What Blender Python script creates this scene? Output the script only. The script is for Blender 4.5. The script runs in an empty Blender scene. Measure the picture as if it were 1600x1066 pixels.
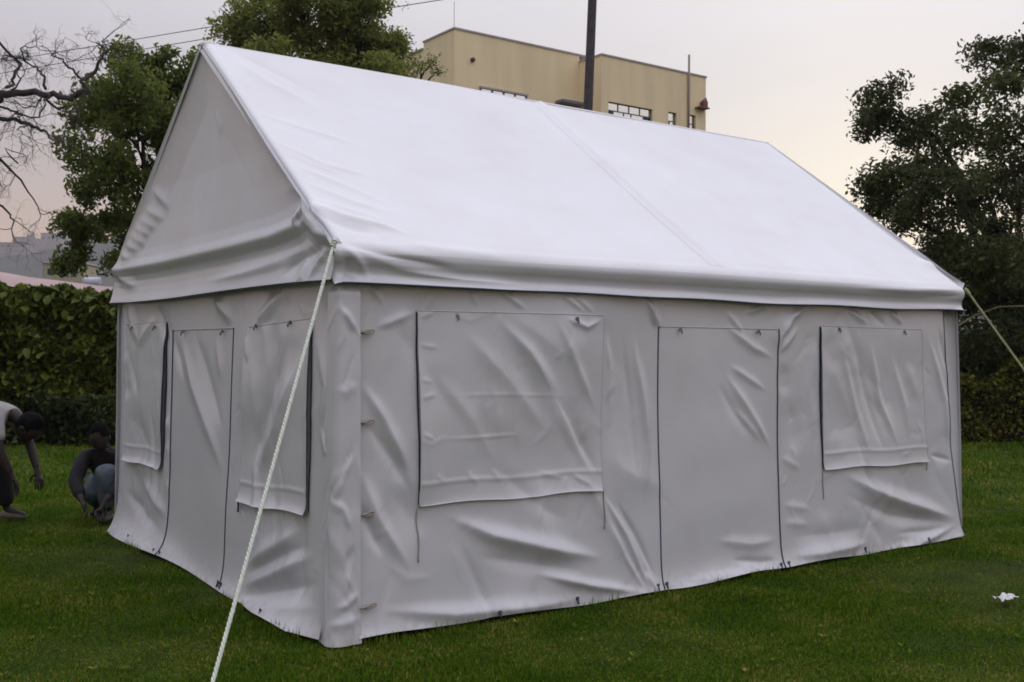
import bpy, bmesh, math, random
import numpy as np
from mathutils import Vector, Matrix

scene = bpy.context.scene
COL = scene.collection
rad = math.radians
RNG = np.random.default_rng(11)
random.seed(5)

# ------------------------------------------------------------------ camera
EYE = np.array([-2.3244, -4.7374, 1.4698])
FW = np.array([0.58117859, 0.81374148, 0.00749993])
RT = np.array([0.81371291, -0.58122362, 0.00709974])
UP = np.array([-0.01013649, -0.00197657, 0.99994667])
cd = bpy.data.cameras.new('camera')
cam = bpy.data.objects.new('camera', cd); COL.objects.link(cam)
m = Matrix.Identity(4)
for i in range(3):
    m[i][0] = RT[i]; m[i][1] = UP[i]; m[i][2] = -FW[i]; m[i][3] = EYE[i]
cam.matrix_world = m
cd.sensor_width = 36.0; cd.lens = 37.07; cd.clip_start = 0.05; cd.clip_end = 6000
scene.camera = cam

# ------------------------------------------------------------------ sky and sun
SUN_HEAD, SUN_EL = 36.0, 9.0            # heading from +X, counter-clockwise
sdir = np.array([math.cos(rad(SUN_HEAD))*math.cos(rad(SUN_EL)), math.sin(rad(SUN_HEAD))*math.cos(rad(SUN_EL)), math.sin(rad(SUN_EL))])
world = bpy.data.worlds.new('World'); scene.world = world; world.use_nodes = True
wt = world.node_tree; wt.nodes.clear()
def wn(t, **k):
    n = wt.nodes.new(t)
    for a, b in k.items(): setattr(n, a, b)
    return n
def wmath(op, a, b=None, clamp=False):
    n = wn('ShaderNodeMath', operation=op, use_clamp=clamp)
    for i, v in enumerate((a, b)):
        if v is None: continue
        if isinstance(v, (int, float)): n.inputs[i].default_value = v
        else: wt.links.new(v, n.inputs[i])
    return n.outputs[0]
sky = wn('ShaderNodeTexSky', sky_type='NISHITA', sun_disc=False)
sky.sun_elevation = rad(SUN_EL); sky.sun_rotation = rad(90 - SUN_HEAD); sky.dust_density = 2.0
skym = wn('ShaderNodeVectorMath', operation='SCALE'); wt.links.new(sky.outputs[0], skym.inputs[0]); skym.inputs['Scale'].default_value = 0.10
tc = wn('ShaderNodeTexCoord'); sx = wn('ShaderNodeSeparateXYZ'); wt.links.new(tc.outputs['Generated'], sx.inputs[0])
def wdot(v):
    n = wn('ShaderNodeVectorMath', operation='DOT_PRODUCT'); wt.links.new(tc.outputs['Generated'], n.inputs[0]); n.inputs[1].default_value = v; return n.outputs['Value']
# cloud deck: colour by height above the horizon
ramp = wn('ShaderNodeValToRGB'); cr = ramp.color_ramp
stops = [(0.0, (0.70,0.44,0.27)), (0.07, (0.69,0.435,0.275)), (0.105, (0.575,0.405,0.325)), (0.15, (0.515,0.425,0.405)), (0.24, (0.545,0.505,0.54)), (0.36, (0.72,0.70,0.765)), (0.62, (1.10,1.10,1.25)), (1.0, (1.42,1.46,1.68))]
while len(cr.elements) < len(stops): cr.elements.new(0.5)
for e, (p, c) in zip(cr.elements, stops): e.position = p; e.color = (*c, 1)
wt.links.new(wmath('MAXIMUM', sx.outputs[2], 0.0), ramp.inputs[0])
# the clearing side of the sky is brighter than the cloud bank opposite
side = wdot((math.cos(rad(-6)), math.sin(rad(-6)), 0.0))
noise = wn('ShaderNodeTexNoise'); noise.inputs['Scale'].default_value = 2.2; noise.inputs['Detail'].default_value = 4
mp = wn('ShaderNodeMapping'); mp.inputs['Scale'].default_value = (1, 1, 3.0); wt.links.new(tc.outputs['Generated'], mp.inputs[0]); wt.links.new(mp.outputs[0], noise.inputs['Vector'])
gain = wmath('ADD', wmath('ADD', wmath('MULTIPLY', side, 0.25), 0.905), wmath('MULTIPLY', wmath('SUBTRACT', noise.outputs[0], 0.5), 0.14))
deck = wn('ShaderNodeVectorMath', operation='SCALE'); wt.links.new(ramp.outputs[0], deck.inputs[0]); wt.links.new(gain, deck.inputs['Scale'])
# thin bright cloud round the low sun
g = wmath('POWER', wmath('MAXIMUM', wdot(tuple(sdir)), 0.0), 9.0)
low = wmath('POWER', wmath('SUBTRACT', 1.0, wmath('MINIMUM', wmath('MAXIMUM', sx.outputs[2], 0.0), 1.0)), 7.0)
gl = wn('ShaderNodeVectorMath', operation='SCALE'); gl.inputs[0].default_value = (0.26, 0.39, 0.36); wt.links.new(wmath('MULTIPLY', g, wmath('ADD', wmath('MULTIPLY', low, 2.1), 0.02)), gl.inputs['Scale'])
ad = wn('ShaderNodeVectorMath', operation='ADD'); wt.links.new(deck.outputs[0], ad.inputs[0]); wt.links.new(gl.outputs[0], ad.inputs[1])
mix = wn('ShaderNodeMix', data_type='RGBA'); mix.inputs[0].default_value = 0.95
wt.links.new(skym.outputs[0], mix.inputs[6]); wt.links.new(ad.outputs[0], mix.inputs[7])
bg = wn('ShaderNodeBackground'); bg.inputs['Strength'].default_value = 1.0; wt.links.new(mix.outputs[2], bg.inputs['Color'])
wo = wn('ShaderNodeOutputWorld'); wt.links.new(bg.outputs[0], wo.inputs['Surface'])

sl = bpy.data.lights.new('sun', 'SUN'); sl.energy = 0.5; sl.angle = rad(14); sl.color = (1.0, 0.86, 0.68)
so = bpy.data.objects.new('sun', sl); COL.objects.link(so); so.location = (30, 30, 40)
so.rotation_euler = Vector(-sdir).to_track_quat('-Z', 'Y').to_euler()

scene.view_settings.view_transform = 'Standard'; scene.view_settings.look = 'None'
scene.view_settings.exposure = 0.22; scene.view_settings.gamma = 1.0
scene.render.engine = 'CYCLES'; scene.cycles.max_bounces = 6; scene.cycles.use_denoising = True; scene.cycles.filter_width = 1.8

# ------------------------------------------------------------------ helpers
def site(lat, dep, z):
    """metres to the right of and ahead of the lawn's viewing spot -> world"""
    return np.array([EYE[0] + 0.81373*lat + 0.58119*dep, EYE[1] - 0.58124*lat + 0.81376*dep, z])

def tag(o, label=None, cat=None, group=None, kind=None):
    if label: o['label'] = label
    if cat: o['category'] = cat
    if group: o['group'] = group
    if kind: o['kind'] = kind
    return o

def empty(name, loc, label, cat, group=None, rz=0.0):
    o = bpy.data.objects.new(name, None); COL.objects.link(o)
    o.location = loc; o.rotation_euler = (0, 0, rz); o.empty_display_size = 0.1
    return tag(o, label, cat, group)

def link(name, me, mat, parent=None, smooth=False):
    o = bpy.data.objects.new(name, me); COL.objects.link(o)
    if mat is not None:
        if len(me.materials) == 0: me.materials.append(mat)
    if smooth: me.polygons.foreach_set('use_smooth', np.ones(len(me.polygons), dtype=bool))
    if parent is not None:
        o.parent = parent
        # vertices are given in world space: undo the parent's placement
        pm = world_of(parent)
        o.matrix_parent_inverse = pm.inverted()
    return o

def world_of(o):
    mm = Matrix.Translation(o.location) @ o.rotation_euler.to_matrix().to_4x4()
    if o.parent is not None: mm = world_of(o.parent) @ o.matrix_parent_inverse @ mm
    return mm

def raw(name, V, F, mat, parent=None, smooth=False):
    """V (n,3), F (k,m) arrays of one polygon size, or a list of lists"""
    me = bpy.data.meshes.new(name)
    V = np.asarray(V, dtype=np.float32)
    if isinstance(F, np.ndarray):
        k, mm = F.shape
        me.vertices.add(len(V)); me.vertices.foreach_set('co', V.ravel())
        me.loops.add(k*mm); me.loops.foreach_set('vertex_index', F.astype(np.int32).ravel())
        me.polygons.add(k); me.polygons.foreach_set('loop_start', np.arange(0, k*mm, mm, dtype=np.int32))
        me.update(calc_edges=True)
    else:
        me.from_pydata(V.tolist(), [], F); me.update()
    return link(name, me, mat, parent, smooth)

class MB:
    def __init__(s): s.v = []; s.f = []
    def add(s, V, F):
        b = len(s.v); s.v += [tuple(map(float, p)) for p in V]; s.f += [[i+b for i in f] for f in F]; return s
    def box(s, a, b):
        x0,y0,z0 = a; x1,y1,z1 = b
        return s.add([(x0,y0,z0),(x1,y0,z0),(x1,y1,z0),(x0,y1,z0),(x0,y0,z1),(x1,y0,z1),(x1,y1,z1),(x0,y1,z1)],
                     [(0,3,2,1),(4,5,6,7),(0,1,5,4),(1,2,6,5),(2,3,7,6),(3,0,4,7)])
    def tube(s, pts, r, n=8, closed=False, caps=True):
        P = np.asarray(pts, float); k = len(P)
        R = np.full(k, r) if np.isscalar(r) else np.asarray(r, float)
        T = np.gradient(P, axis=0) if not closed else np.roll(P,-1,0)-np.roll(P,1,0)
        T /= np.linalg.norm(T, axis=1)[:,None] + 1e-12
        a = np.array([0,0,1.0]) if abs(T[0][2]) < .9 else np.array([1.0,0,0])
        N = np.cross(T[0], a); N /= np.linalg.norm(N)
        V = []; ang = np.arange(n)*2*math.pi/n
        for i in range(k):
            N = N - T[i]*(N@T[i]); N /= np.linalg.norm(N) + 1e-12
            B = np.cross(T[i], N)
            for t in ang: V.append(P[i] + R[i]*(math.cos(t)*N + math.sin(t)*B))
        F = []
        for i in range(k if closed else k-1):
            q = (i+1) % k
            for j in range(n): F.append((i*n+j, i*n+(j+1)%n, q*n+(j+1)%n, q*n+j))
        if caps and not closed:
            F.append(tuple(range(n))[::-1]); F.append(tuple((k-1)*n + j for j in range(n)))
        return s.add(V, F)
    def build(s, name, mat, parent=None, smooth=False): return raw(name, s.v, s.f, mat, parent, smooth)

# ------------------------------------------------------------------ materials
def mat_new(name):
    mt = bpy.data.materials.new(name); mt.use_nodes = True
    nt = mt.node_tree; return mt, nt, nt.nodes['Principled BSDF']
def plain(name, col, rough=0.6, var=0.0, scale=8.0, bump=0.0, spec=0.5, bscale=None, metal=0.0):
    mt, nt, b = mat_new(name)
    b.inputs['Base Color'].default_value = (*col, 1); b.inputs['Roughness'].default_value = rough
    b.inputs['Specular IOR Level'].default_value = spec; b.inputs['Metallic'].default_value = metal
    if var or bump:
        tcn = nt.nodes.new('ShaderNodeTexCoord')
        nz = nt.nodes.new('ShaderNodeTexNoise'); nz.inputs['Scale'].default_value = scale; nz.inputs['Detail'].default_value = 6
        nt.links.new(tcn.outputs['Object'], nz.inputs['Vector'])
        if var:
            rp = nt.nodes.new('ShaderNodeValToRGB'); rp.color_ramp.elements[0].position = 0.3; rp.color_ramp.elements[1].position = 0.7
            rp.color_ramp.elements[0].color = (*[max(0, c*(1-var)) for c in col], 1); rp.color_ramp.elements[1].color = (*[c*(1+var) for c in col], 1)
            nt.links.new(nz.outputs[0], rp.inputs[0]); nt.links.new(rp.outputs[0], b.inputs['Base Color'])
        if bump:
            nb = nt.nodes.new('ShaderNodeTexNoise'); nb.inputs['Scale'].default_value = bscale or scale*4; nb.inputs['Detail'].default_value = 5
            nt.links.new(tcn.outputs['Object'], nb.inputs['Vector'])
            bp = nt.nodes.new('ShaderNodeBump'); bp.inputs['Strength'].default_value = 1.0; bp.inputs['Distance'].default_value = bump
            nt.links.new(nb.outputs[0], bp.inputs['Height']); nt.links.new(bp.outputs[0], b.inputs['Normal'])
    return mt
def leaf_mat(name, cols, rough=0.5, trans=0.3, patch=0.0, spec=0.16):
    mt, nt, b = mat_new(name)
    gi = nt.nodes.new('ShaderNodeNewGeometry'); rp = nt.nodes.new('ShaderNodeValToRGB')
    el = rp.color_ramp.elements
    while len(el) < len(cols): el.new(0.5)
    for i, (e, c) in enumerate(zip(el, cols)): e.position = i/(len(cols)-1); e.color = (*c, 1)
    src = gi.outputs['Random Per Island']
    if patch:
        tcn = nt.nodes.new('ShaderNodeTexCoord'); nz = nt.nodes.new('ShaderNodeTexNoise'); nz.inputs['Scale'].default_value = patch
        nt.links.new(tcn.outputs['Object'], nz.inputs['Vector'])
        mx = nt.nodes.new('ShaderNodeMath'); mx.operation = 'MULTIPLY_ADD'; nt.links.new(nz.outputs[0], mx.inputs[0]); mx.inputs[1].default_value = 1.1; mx.inputs[2].default_value = -0.55
        m2 = nt.nodes.new('ShaderNodeMath'); m2.operation = 'ADD'; m2.use_clamp = True
        nt.links.new(mx.outputs[0], m2.inputs[0]); nt.links.new(src, m2.inputs[1]); src = m2.outputs[0]
    nt.links.new(src, rp.inputs[0]); nt.links.new(rp.outputs[0], b.inputs['Base Color'])
    b.inputs['Roughness'].default_value = rough; b.inputs['Specular IOR Level'].default_value = spec
    tr = nt.nodes.new('ShaderNodeBsdfTranslucent'); nt.links.new(rp.outputs[0], tr.inputs['Color'])
    ms = nt.nodes.new('ShaderNodeMixShader'); ms.inputs[0].default_value = trans
    nt.links.new(b.outputs[0], ms.inputs[1]); nt.links.new(tr.outputs[0], ms.inputs[2])
    nt.links.new(ms.outputs[0], nt.nodes['Material Output'].inputs['Surface'])
    return mt

def fabric_mat(name, col, rough=0.42, dirt=0.10, spec=0.5):
    mt, nt, b = mat_new(name)
    tcn = nt.nodes.new('ShaderNodeTexCoord')
    n1 = nt.nodes.new('ShaderNodeTexNoise'); n1.inputs['Scale'].default_value = 1.6; n1.inputs['Detail'].default_value = 7; n1.inputs['Roughness'].default_value = .65
    nt.links.new(tcn.outputs['Object'], n1.inputs['Vector'])
    rp = nt.nodes.new('ShaderNodeValToRGB'); rp.color_ramp.elements[0].position = .30; rp.color_ramp.elements[1].position = .62
    rp.color_ramp.elements[0].color = (*[c*(1-dirt)*f for c, f in zip(col, (1,.985,.96))], 1); rp.color_ramp.elements[1].color = (*col, 1)
    nt.links.new(n1.outputs[0], rp.inputs[0])
    # splash marks near the lawn
    sp = nt.nodes.new('ShaderNodeSeparateXYZ'); nt.links.new(tcn.outputs['Object'], sp.inputs[0])
    n2 = nt.nodes.new('ShaderNodeTexNoise'); n2.inputs['Scale'].default_value = 22; n2.inputs['Detail'].default_value = 5; nt.links.new(tcn.outputs['Object'], n2.inputs['Vector'])
    mr = nt.nodes.new('ShaderNodeMapRange'); mr.inputs[1].default_value = 0.0; mr.inputs[2].default_value = 0.13; mr.inputs[3].default_value = 0.34; mr.inputs[4].default_value = 0.0; nt.links.new(sp.outputs[2], mr.inputs[0])
    th = nt.nodes.new('ShaderNodeMapRange'); th.inputs[1].default_value = .45; th.inputs[2].default_value = .62; nt.links.new(n2.outputs[0], th.inputs[0])
    mu = nt.nodes.new('ShaderNodeMath'); mu.operation = 'MULTIPLY'; nt.links.new(mr.outputs[0], mu.inputs[0]); nt.links.new(th.outputs[0], mu.inputs[1])
    mx = nt.nodes.new('ShaderNodeMix'); mx.data_type = 'RGBA'; nt.links.new(mu.outputs[0], mx.inputs[0]); nt.links.new(rp.outputs[0], mx.inputs[6]); mx.inputs[7].default_value = (.28,.22,.14,1)
    nt.links.new(mx.outputs[2], b.inputs['Base Color'])
    rr = nt.nodes.new('ShaderNodeMapRange'); rr.inputs[3].default_value = rough-.01; rr.inputs[4].default_value = rough+.05; nt.links.new(n1.outputs[0], rr.inputs[0]); nt.links.new(rr.outputs[0], b.inputs['Roughness'])
    b.inputs['Specular IOR Level'].default_value = spec
    nb = nt.nodes.new('ShaderNodeTexNoise'); nb.inputs['Scale'].default_value = 9; nb.inputs['Detail'].default_value = 4; nt.links.new(tcn.outputs['Object'], nb.inputs['Vector'])
    bp = nt.nodes.new('ShaderNodeBump'); bp.inputs['Strength'].default_value = 1.0; bp.inputs['Distance'].default_value = 0.0012; nt.links.new(nb.outputs[0], bp.inputs['Height'])
    nt.links.new(bp.outputs[0], b.inputs['Normal'])
    return mt

M = {}
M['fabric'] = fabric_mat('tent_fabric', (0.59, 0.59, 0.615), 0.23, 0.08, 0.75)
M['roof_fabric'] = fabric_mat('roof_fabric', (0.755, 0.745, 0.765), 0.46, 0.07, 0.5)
M['navy'] = plain('navy_net_shade', (0.018, 0.022, 0.05), 0.7)
M['zip'] = plain('zip_tape', (0.035, 0.04, 0.075), 0.6)
M['metal'] = plain('dull_metal', (0.22, 0.21, 0.20), 0.45, metal=0.6)
M['strap'] = plain('worn_strap', (0.33, 0.29, 0.25), 0.7)
M['rope'] = plain('white_rope', (0.66, 0.70, 0.60), 0.75, 0.15, 60, 0.0008)
M['rope_old'] = plain('faded_rope', (0.42, 0.44, 0.26), 0.8, 0.2, 40)
M['soil'] = plain('lawn_soil', (0.040, 0.052, 0.010), 0.95, 0.45, 3.0, 0.01, 0.1, 60)
M['grass'] = leaf_mat('grass_blades', [(0.034,0.068,0.009), (0.040,0.092,0.007), (0.060,0.130,0.008), (0.074,0.152,0.008), (0.082,0.172,0.008), (0.095,0.185,0.009), (0.118,0.187,0.010), (0.16,0.185,0.014), (0.30,0.25,0.07)], 0.7, 0.3, 1.6, 0.06)
M['bark'] = plain('dark_bark', (0.030, 0.025, 0.023), 0.95, 0.35, 9, 0.01, 0.1)
M['barebark'] = plain('bare_bark', (0.055, 0.045, 0.045), 0.9, 0.3, 9, 0.006)
M['leaf_left'] = leaf_mat('glossy_tree_leaves', [(0.062,0.096,0.024), (0.115,0.16,0.034), (0.16,0.20,0.042), (0.23,0.245,0.05)], 0.45, 0.56, 0.7)
M['leaf_mid'] = leaf_mat('olive_tree_leaves', [(0.13,0.155,0.040), (0.20,0.23,0.055), (0.26,0.285,0.070), (0.33,0.325,0.085)], 0.5, 0.58, 0.6)
M['leaf_dark'] = leaf_mat('dark_tree_leaves', [(0.036,0.046,0.019), (0.066,0.080,0.028), (0.115,0.125,0.038)], 0.5, 0.4, 0.6)
M['leaf_hedge'] = leaf_mat('hedge_leaves', [(0.030,0.048,0.010), (0.065,0.090,0.014), (0.12,0.15,0.020), (0.20,0.21,0.030)], 0.45, 0.3, 0.8)
M['leaf_low'] = leaf_mat('border_leaves', [(0.016,0.026,0.008), (0.030,0.045,0.010), (0.06,0.08,0.014)], 0.5, 0.2, 0.8)
M['leaf_box'] = leaf_mat('clipped_leaves', [(0.05,0.06,0.010), (0.11,0.12,0.018), (0.21,0.20,0.028)], 0.5, 0.2, 0.8)
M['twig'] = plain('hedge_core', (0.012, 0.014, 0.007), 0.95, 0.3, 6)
M['stucco'] = plain('ochre_stucco', (0.80, 0.665, 0.43), 0.9, 0.08, 0.9, 0.004, 0.2, 14)
nt_ = M['stucco'].node_tree; nz_ = [n for n in nt_.nodes if n.type == 'TEX_NOISE'][0]; mp_ = nt_.nodes.new('ShaderNodeMapping'); mp_.inputs['Scale'].default_value = (1.6, 1.6, .22)
nt_.links.new([n for n in nt_.nodes if n.type == 'TEX_COORD'][0].outputs['Object'], mp_.inputs[0]); nt_.links.new(mp_.outputs[0], nz_.inputs['Vector'])
M['coping'] = plain('grey_coping', (0.40, 0.36, 0.36), 0.8, 0.1, 3)
M['frame'] = plain('window_frame', (0.16, 0.17, 0.22), 0.6)
M['pole'] = plain('weathered_pole', (0.060, 0.050, 0.055), 0.85, 0.35, 5, 0.004)
M['wire'] = plain('black_wire', (0.05, 0.05, 0.06), 0.6)
mg, ntg, bg_ = mat_new('reflective_glass'); bg_.inputs['Base Color'].default_value = (.97,.97,.90,1); bg_.inputs['Metallic'].default_value = 1.0; bg_.inputs['Roughness'].default_value = 0.06; M['glass'] = mg
M['darkglass'] = plain('dark_glass', (0.015, 0.02, 0.06), 0.12)

# fold lines of the cloth, in wall metres: (polyline, height, width)
LONG_FOLDS = [
  ([(0.92,1.67), (1.17,1.45), (1.39,1.14), (1.66,0.69)], 0.022, 0.05),
  ([(1.14,1.45), (1.44,1.09), (1.70,0.71)], -0.016, 0.045),
  ([(1.34,1.67), (1.52,1.35), (1.68,1.09)], 0.009, 0.035),
  ([(0.72,1.58), (1.04,1.29), (1.33,0.97)], 0.01, 0.06),
  ([(0.55,1.36), (0.79,1.09), (0.97,0.82)], 0.006, 0.05),
  ([(0.61,0.60), (0.92,0.46), (1.31,0.35), (1.73,0.24)], 0.03, 0.05),
  ([(0.80,0.36), (1.21,0.27), (1.59,0.19)], -0.012, 0.05),
  ([(1.18,0.23), (1.59,0.11), (2.03,0.01)], 0.02, 0.03),
  ([(0.21,0.15), (0.68,0.07), (1.21,0.04), (1.59,0.04)], 0.022, 0.045),
  ([(0.14,1.31), (0.27,1.11), (0.43,0.81)], 0.016, 0.035),
  ([(0.17,1.10), (0.31,0.92), (0.45,0.69)], -0.01, 0.035),
  ([(0.14,0.87), (0.23,0.62), (0.43,0.31)], 0.015, 0.04),
  ([(0.12,0.72), (0.21,0.52), (0.27,0.40)], -0.012, 0.03),
  ([(1.70,0.64), (1.89,0.36), (2.07,0.01)], 0.014, 0.022),
  ([(1.80,0.59), (1.97,0.35), (2.13,0.06)], -0.01, 0.022),
  ([(1.76,0.46), (1.88,0.23), (2.03,0.01)], 0.01, 0.018),
  ([(1.74,1.60), (1.78,1.35), (1.77,1.06)], 0.009, 0.022),
  ([(1.96,1.58), (2.04,1.17), (2.10,0.75)], 0.012, 0.028),
  ([(1.87,1.58), (1.95,1.12), (1.98,0.67)], -0.008, 0.03),
  ([(0.96,1.80), (1.17,1.68)], 0.012, 0.016),
  ([(0.78,1.79), (0.84,1.70)], 0.008, 0.016),
  ([(1.37,1.80), (1.58,1.68)], 0.01, 0.014),
  ([(1.45,1.80), (1.65,1.68)], 0.01, 0.014),
  ([(2.06,1.81), (2.16,1.59)], 0.012, 0.018),
  ([(0.18,1.80), (0.28,1.69)], 0.01, 0.015),
  ([(0.22,1.57), (0.46,1.66)], 0.01, 0.025),
  ([(0.47,1.63), (0.57,1.66)], 0.006, 0.01),
  ([(0.47,1.49), (0.60,1.47)], 0.006, 0.01),
  ([(0.47,1.31), (0.56,1.29)], 0.005, 0.01),
  ([(0.47,1.21), (0.58,1.23)], 0.006, 0.01),
  ([(0.47,1.03), (0.56,0.99)], 0.006, 0.01),
  ([(0.56,0.81), (0.63,0.76)], 0.005, 0.013),
  ([(0.75,0.82), (0.85,0.73)], 0.006, 0.016),
  ([(0.92,0.82), (0.99,0.74)], 0.005, 0.014),
  ([(1.23,0.78), (1.44,0.73)], 0.006, 0.014),
  ([(1.47,0.76), (1.64,0.67)], 0.008, 0.014),
  ([(1.41,1.65), (1.58,1.60), (1.71,1.65)], 0.01, 0.016),
  ([(0.55,0.99), (0.84,0.99), (1.20,1.00)], 0.003, 0.007),
  ([(0.53,1.22), (0.96,1.22), (1.58,1.20)], 0.002, 0.007),
  ([(2.07,1.79), (2.16,1.65), (2.19,1.59)], 0.012, 0.02),
  ([(2.02,1.49), (2.07,1.06), (2.05,0.51)], 0.012, 0.03),
  ([(2.02,0.14), (2.14,-0.01)], 0.01, 0.025),
  ([(2.76,1.34), (3.00,1.07), (3.24,0.79)], 0.012, 0.035),
  ([(2.76,1.64), (3.04,1.49), (3.25,1.42)], 0.01, 0.03),
  ([(2.85,1.10), (3.13,0.85)], 0.007, 0.03),
  ([(2.80,1.38), (3.18,1.20)], 0.008, 0.025),
  ([(2.70,1.27), (2.87,1.05), (3.08,0.86)], -0.006, 0.04),
  ([(2.77,0.12), (3.08,0.07), (3.26,0.07)], -0.012, 0.03),
  ([(2.35,0.04), (2.71,0.03), (3.08,0.03)], 0.014, 0.03),
  ([(2.64,0.26), (2.98,0.20), (3.26,0.20)], 0.01, 0.04),
  ([(2.96,1.71), (3.19,1.79)], 0.01, 0.02),
  ([(3.28,1.53), (3.43,1.70), (3.59,1.78)], 0.016, 0.03),
  ([(3.28,1.44), (3.51,1.64)], 0.008, 0.025),
  ([(2.78,1.73), (2.96,1.57)], 0.008, 0.025),
  ([(4.02,1.77), (4.27,1.67)], 0.01, 0.025),
  ([(4.51,1.77), (4.69,1.68)], 0.01, 0.025),
  ([(4.27,1.77), (4.49,1.65)], -0.006, 0.03),
  ([(3.94,1.53), (4.11,1.07), (4.28,0.70)], 0.01, 0.04),
  ([(4.27,1.56), (4.40,1.11), (4.63,0.73)], 0.012, 0.04),
  ([(4.53,1.46), (4.71,1.05), (4.76,0.78)], 0.008, 0.04),
  ([(4.10,1.53), (4.28,1.06), (4.45,0.69)], -0.008, 0.04),
  ([(4.99,1.63), (5.23,1.09), (5.30,0.64)], 0.012, 0.035),
  ([(5.13,1.68), (5.27,1.29)], -0.008, 0.03),
  ([(4.87,1.38), (4.99,1.35)], 0.008, 0.02),
  ([(4.88,1.17), (4.99,1.16)], 0.008, 0.02),
  ([(4.88,1.02), (4.99,0.99)], 0.008, 0.02),
  ([(3.95,0.60), (4.45,0.41), (5.39,0.15)], 0.03, 0.06),
  ([(3.95,0.46), (4.54,0.25), (5.34,0.12)], -0.016, 0.06),
  ([(4.28,-0.03), (4.81,0.01), (5.39,0.12)], 0.02, 0.035),
  ([(4.54,0.12), (5.00,0.09), (5.34,0.10)], -0.01, 0.03),
  ([(3.33,0.08), (3.71,0.07), (4.28,0.08)], 0.022, 0.05),
  ([(3.33,0.21), (3.79,0.19), (4.32,0.19)], -0.008, 0.06),
  ([(3.31,0.43), (3.63,0.37)], 0.005, 0.03),
  ([(3.31,0.31), (3.59,0.27)], 0.005, 0.03),
  ([(3.31,0.75), (3.52,0.66)], 0.005, 0.03),
  ([(5.02,0.68), (5.34,0.61)], -0.008, 0.02),
]
GABLE_FOLDS = [
  ([(1.87,1.79), (1.44,1.61)], 0.012, 0.045),
  ([(0.71,1.78), (1.10,1.60)], 0.014, 0.05),
  ([(0.39,1.47), (0.69,1.05), (1.02,0.71)], 0.022, 0.09),
  ([(0.57,1.57), (0.80,1.20), (1.14,0.70)], -0.014, 0.08),
  ([(1.23,1.56), (1.13,1.37)], 0.008, 0.03),
  ([(2.51,1.56), (2.17,1.20), (1.82,0.91), (1.53,0.66)], 0.013, 0.08),
  ([(2.22,1.59), (1.85,1.18), (1.57,0.92)], -0.009, 0.07),
  ([(1.80,1.54), (1.65,1.24)], 0.006, 0.06),
  ([(0.37,0.52), (0.81,0.34), (1.13,0.20)], 0.018, 0.06),
  ([(0.29,0.46), (0.76,0.29), (1.16,0.14)], -0.014, 0.05),
  ([(0.17,0.43), (0.70,0.24), (1.16,0.07)], 0.018, 0.05),
  ([(0.10,0.29), (0.70,0.13), (1.32,-0.04)], -0.02, 0.06),
  ([(0.10,0.17), (0.59,0.08), (1.16,-0.03)], 0.012, 0.05),
  ([(3.74,1.80), (3.41,1.49)], 0.012, 0.06),
  ([(3.01,1.69), (3.46,1.46)], 0.01, 0.05),
  ([(3.37,0.49), (2.92,0.34), (2.60,0.28)], 0.013, 0.06),
  ([(3.77,0.36), (3.21,0.21), (2.73,0.17)], -0.012, 0.06),
  ([(3.64,0.56), (2.93,0.55)], 0.006, 0.05),
  ([(2.76,0.98), (2.67,0.87)], 0.012, 0.05),
  ([(2.75,0.78), (2.64,0.71)], 0.012, 0.05),
  ([(2.75,0.53), (2.61,0.43)], 0.014, 0.05),
  ([(0.27,1.53), (0.12,1.27), (0.21,1.00)], 0.008, 0.05),
  ([(0.21,1.08), (0.04,0.89), (0.11,0.69)], 0.01, 0.04),
  ([(-0.01,1.65), (-0.19,1.56)], 0.01, 0.02),
]
ROOF_FOLDS = [
  ([(0.01,1.44), (0.26,1.35), (0.69,1.23)], 0.006, 0.03),
  ([(-0.01,1.10), (0.25,0.88), (0.63,0.80)], 0.007, 0.03),
  ([(0.01,0.83), (0.31,0.63), (0.54,0.45)], 0.007, 0.03),
  ([(-0.01,0.65), (0.27,0.45), (0.54,0.34)], 0.006, 0.03),
  ([(0.01,0.97), (0.20,0.84), (0.39,0.76)], 0.004, 0.02),
  ([(0.10,2.27), (0.27,1.95), (0.55,1.68)], 0.008, 0.06),
  ([(0.10,2.42), (0.34,2.17), (0.68,1.83)], -0.006, 0.05),
  ([(-0.04,0.45), (0.17,0.36), (0.45,0.24)], 0.006, 0.03),
  ([(-0.01,0.32), (0.15,0.25), (0.34,0.19), (0.49,0.12)], 0.02, 0.03),
  ([(-0.01,0.23), (0.14,0.15), (0.30,0.11)], -0.016, 0.035),
]
UPPER_GABLE_FOLDS = [
  ([(3.71,2.19), (3.37,2.12)], 0.01, 0.05),
  ([(3.58,2.25), (3.18,2.17)], 0.01, 0.05),
  ([(3.46,2.31), (3.06,2.21)], 0.01, 0.05),
  ([(3.38,2.37), (2.99,2.27)], 0.01, 0.05),
  ([(3.28,2.42), (2.85,2.31)], 0.01, 0.05),
  ([(3.15,2.48), (2.71,2.36)], 0.01, 0.05),
  ([(3.00,2.62), (2.60,2.42)], 0.01, 0.05),
  ([(1.81,2.98), (1.67,2.78)], 0.006, 0.04),
  ([(0.29,2.19), (0.42,2.12)], 0.014, 0.03),
  ([(0.27,2.18), (0.37,2.10)], -0.014, 0.03),
]
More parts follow.
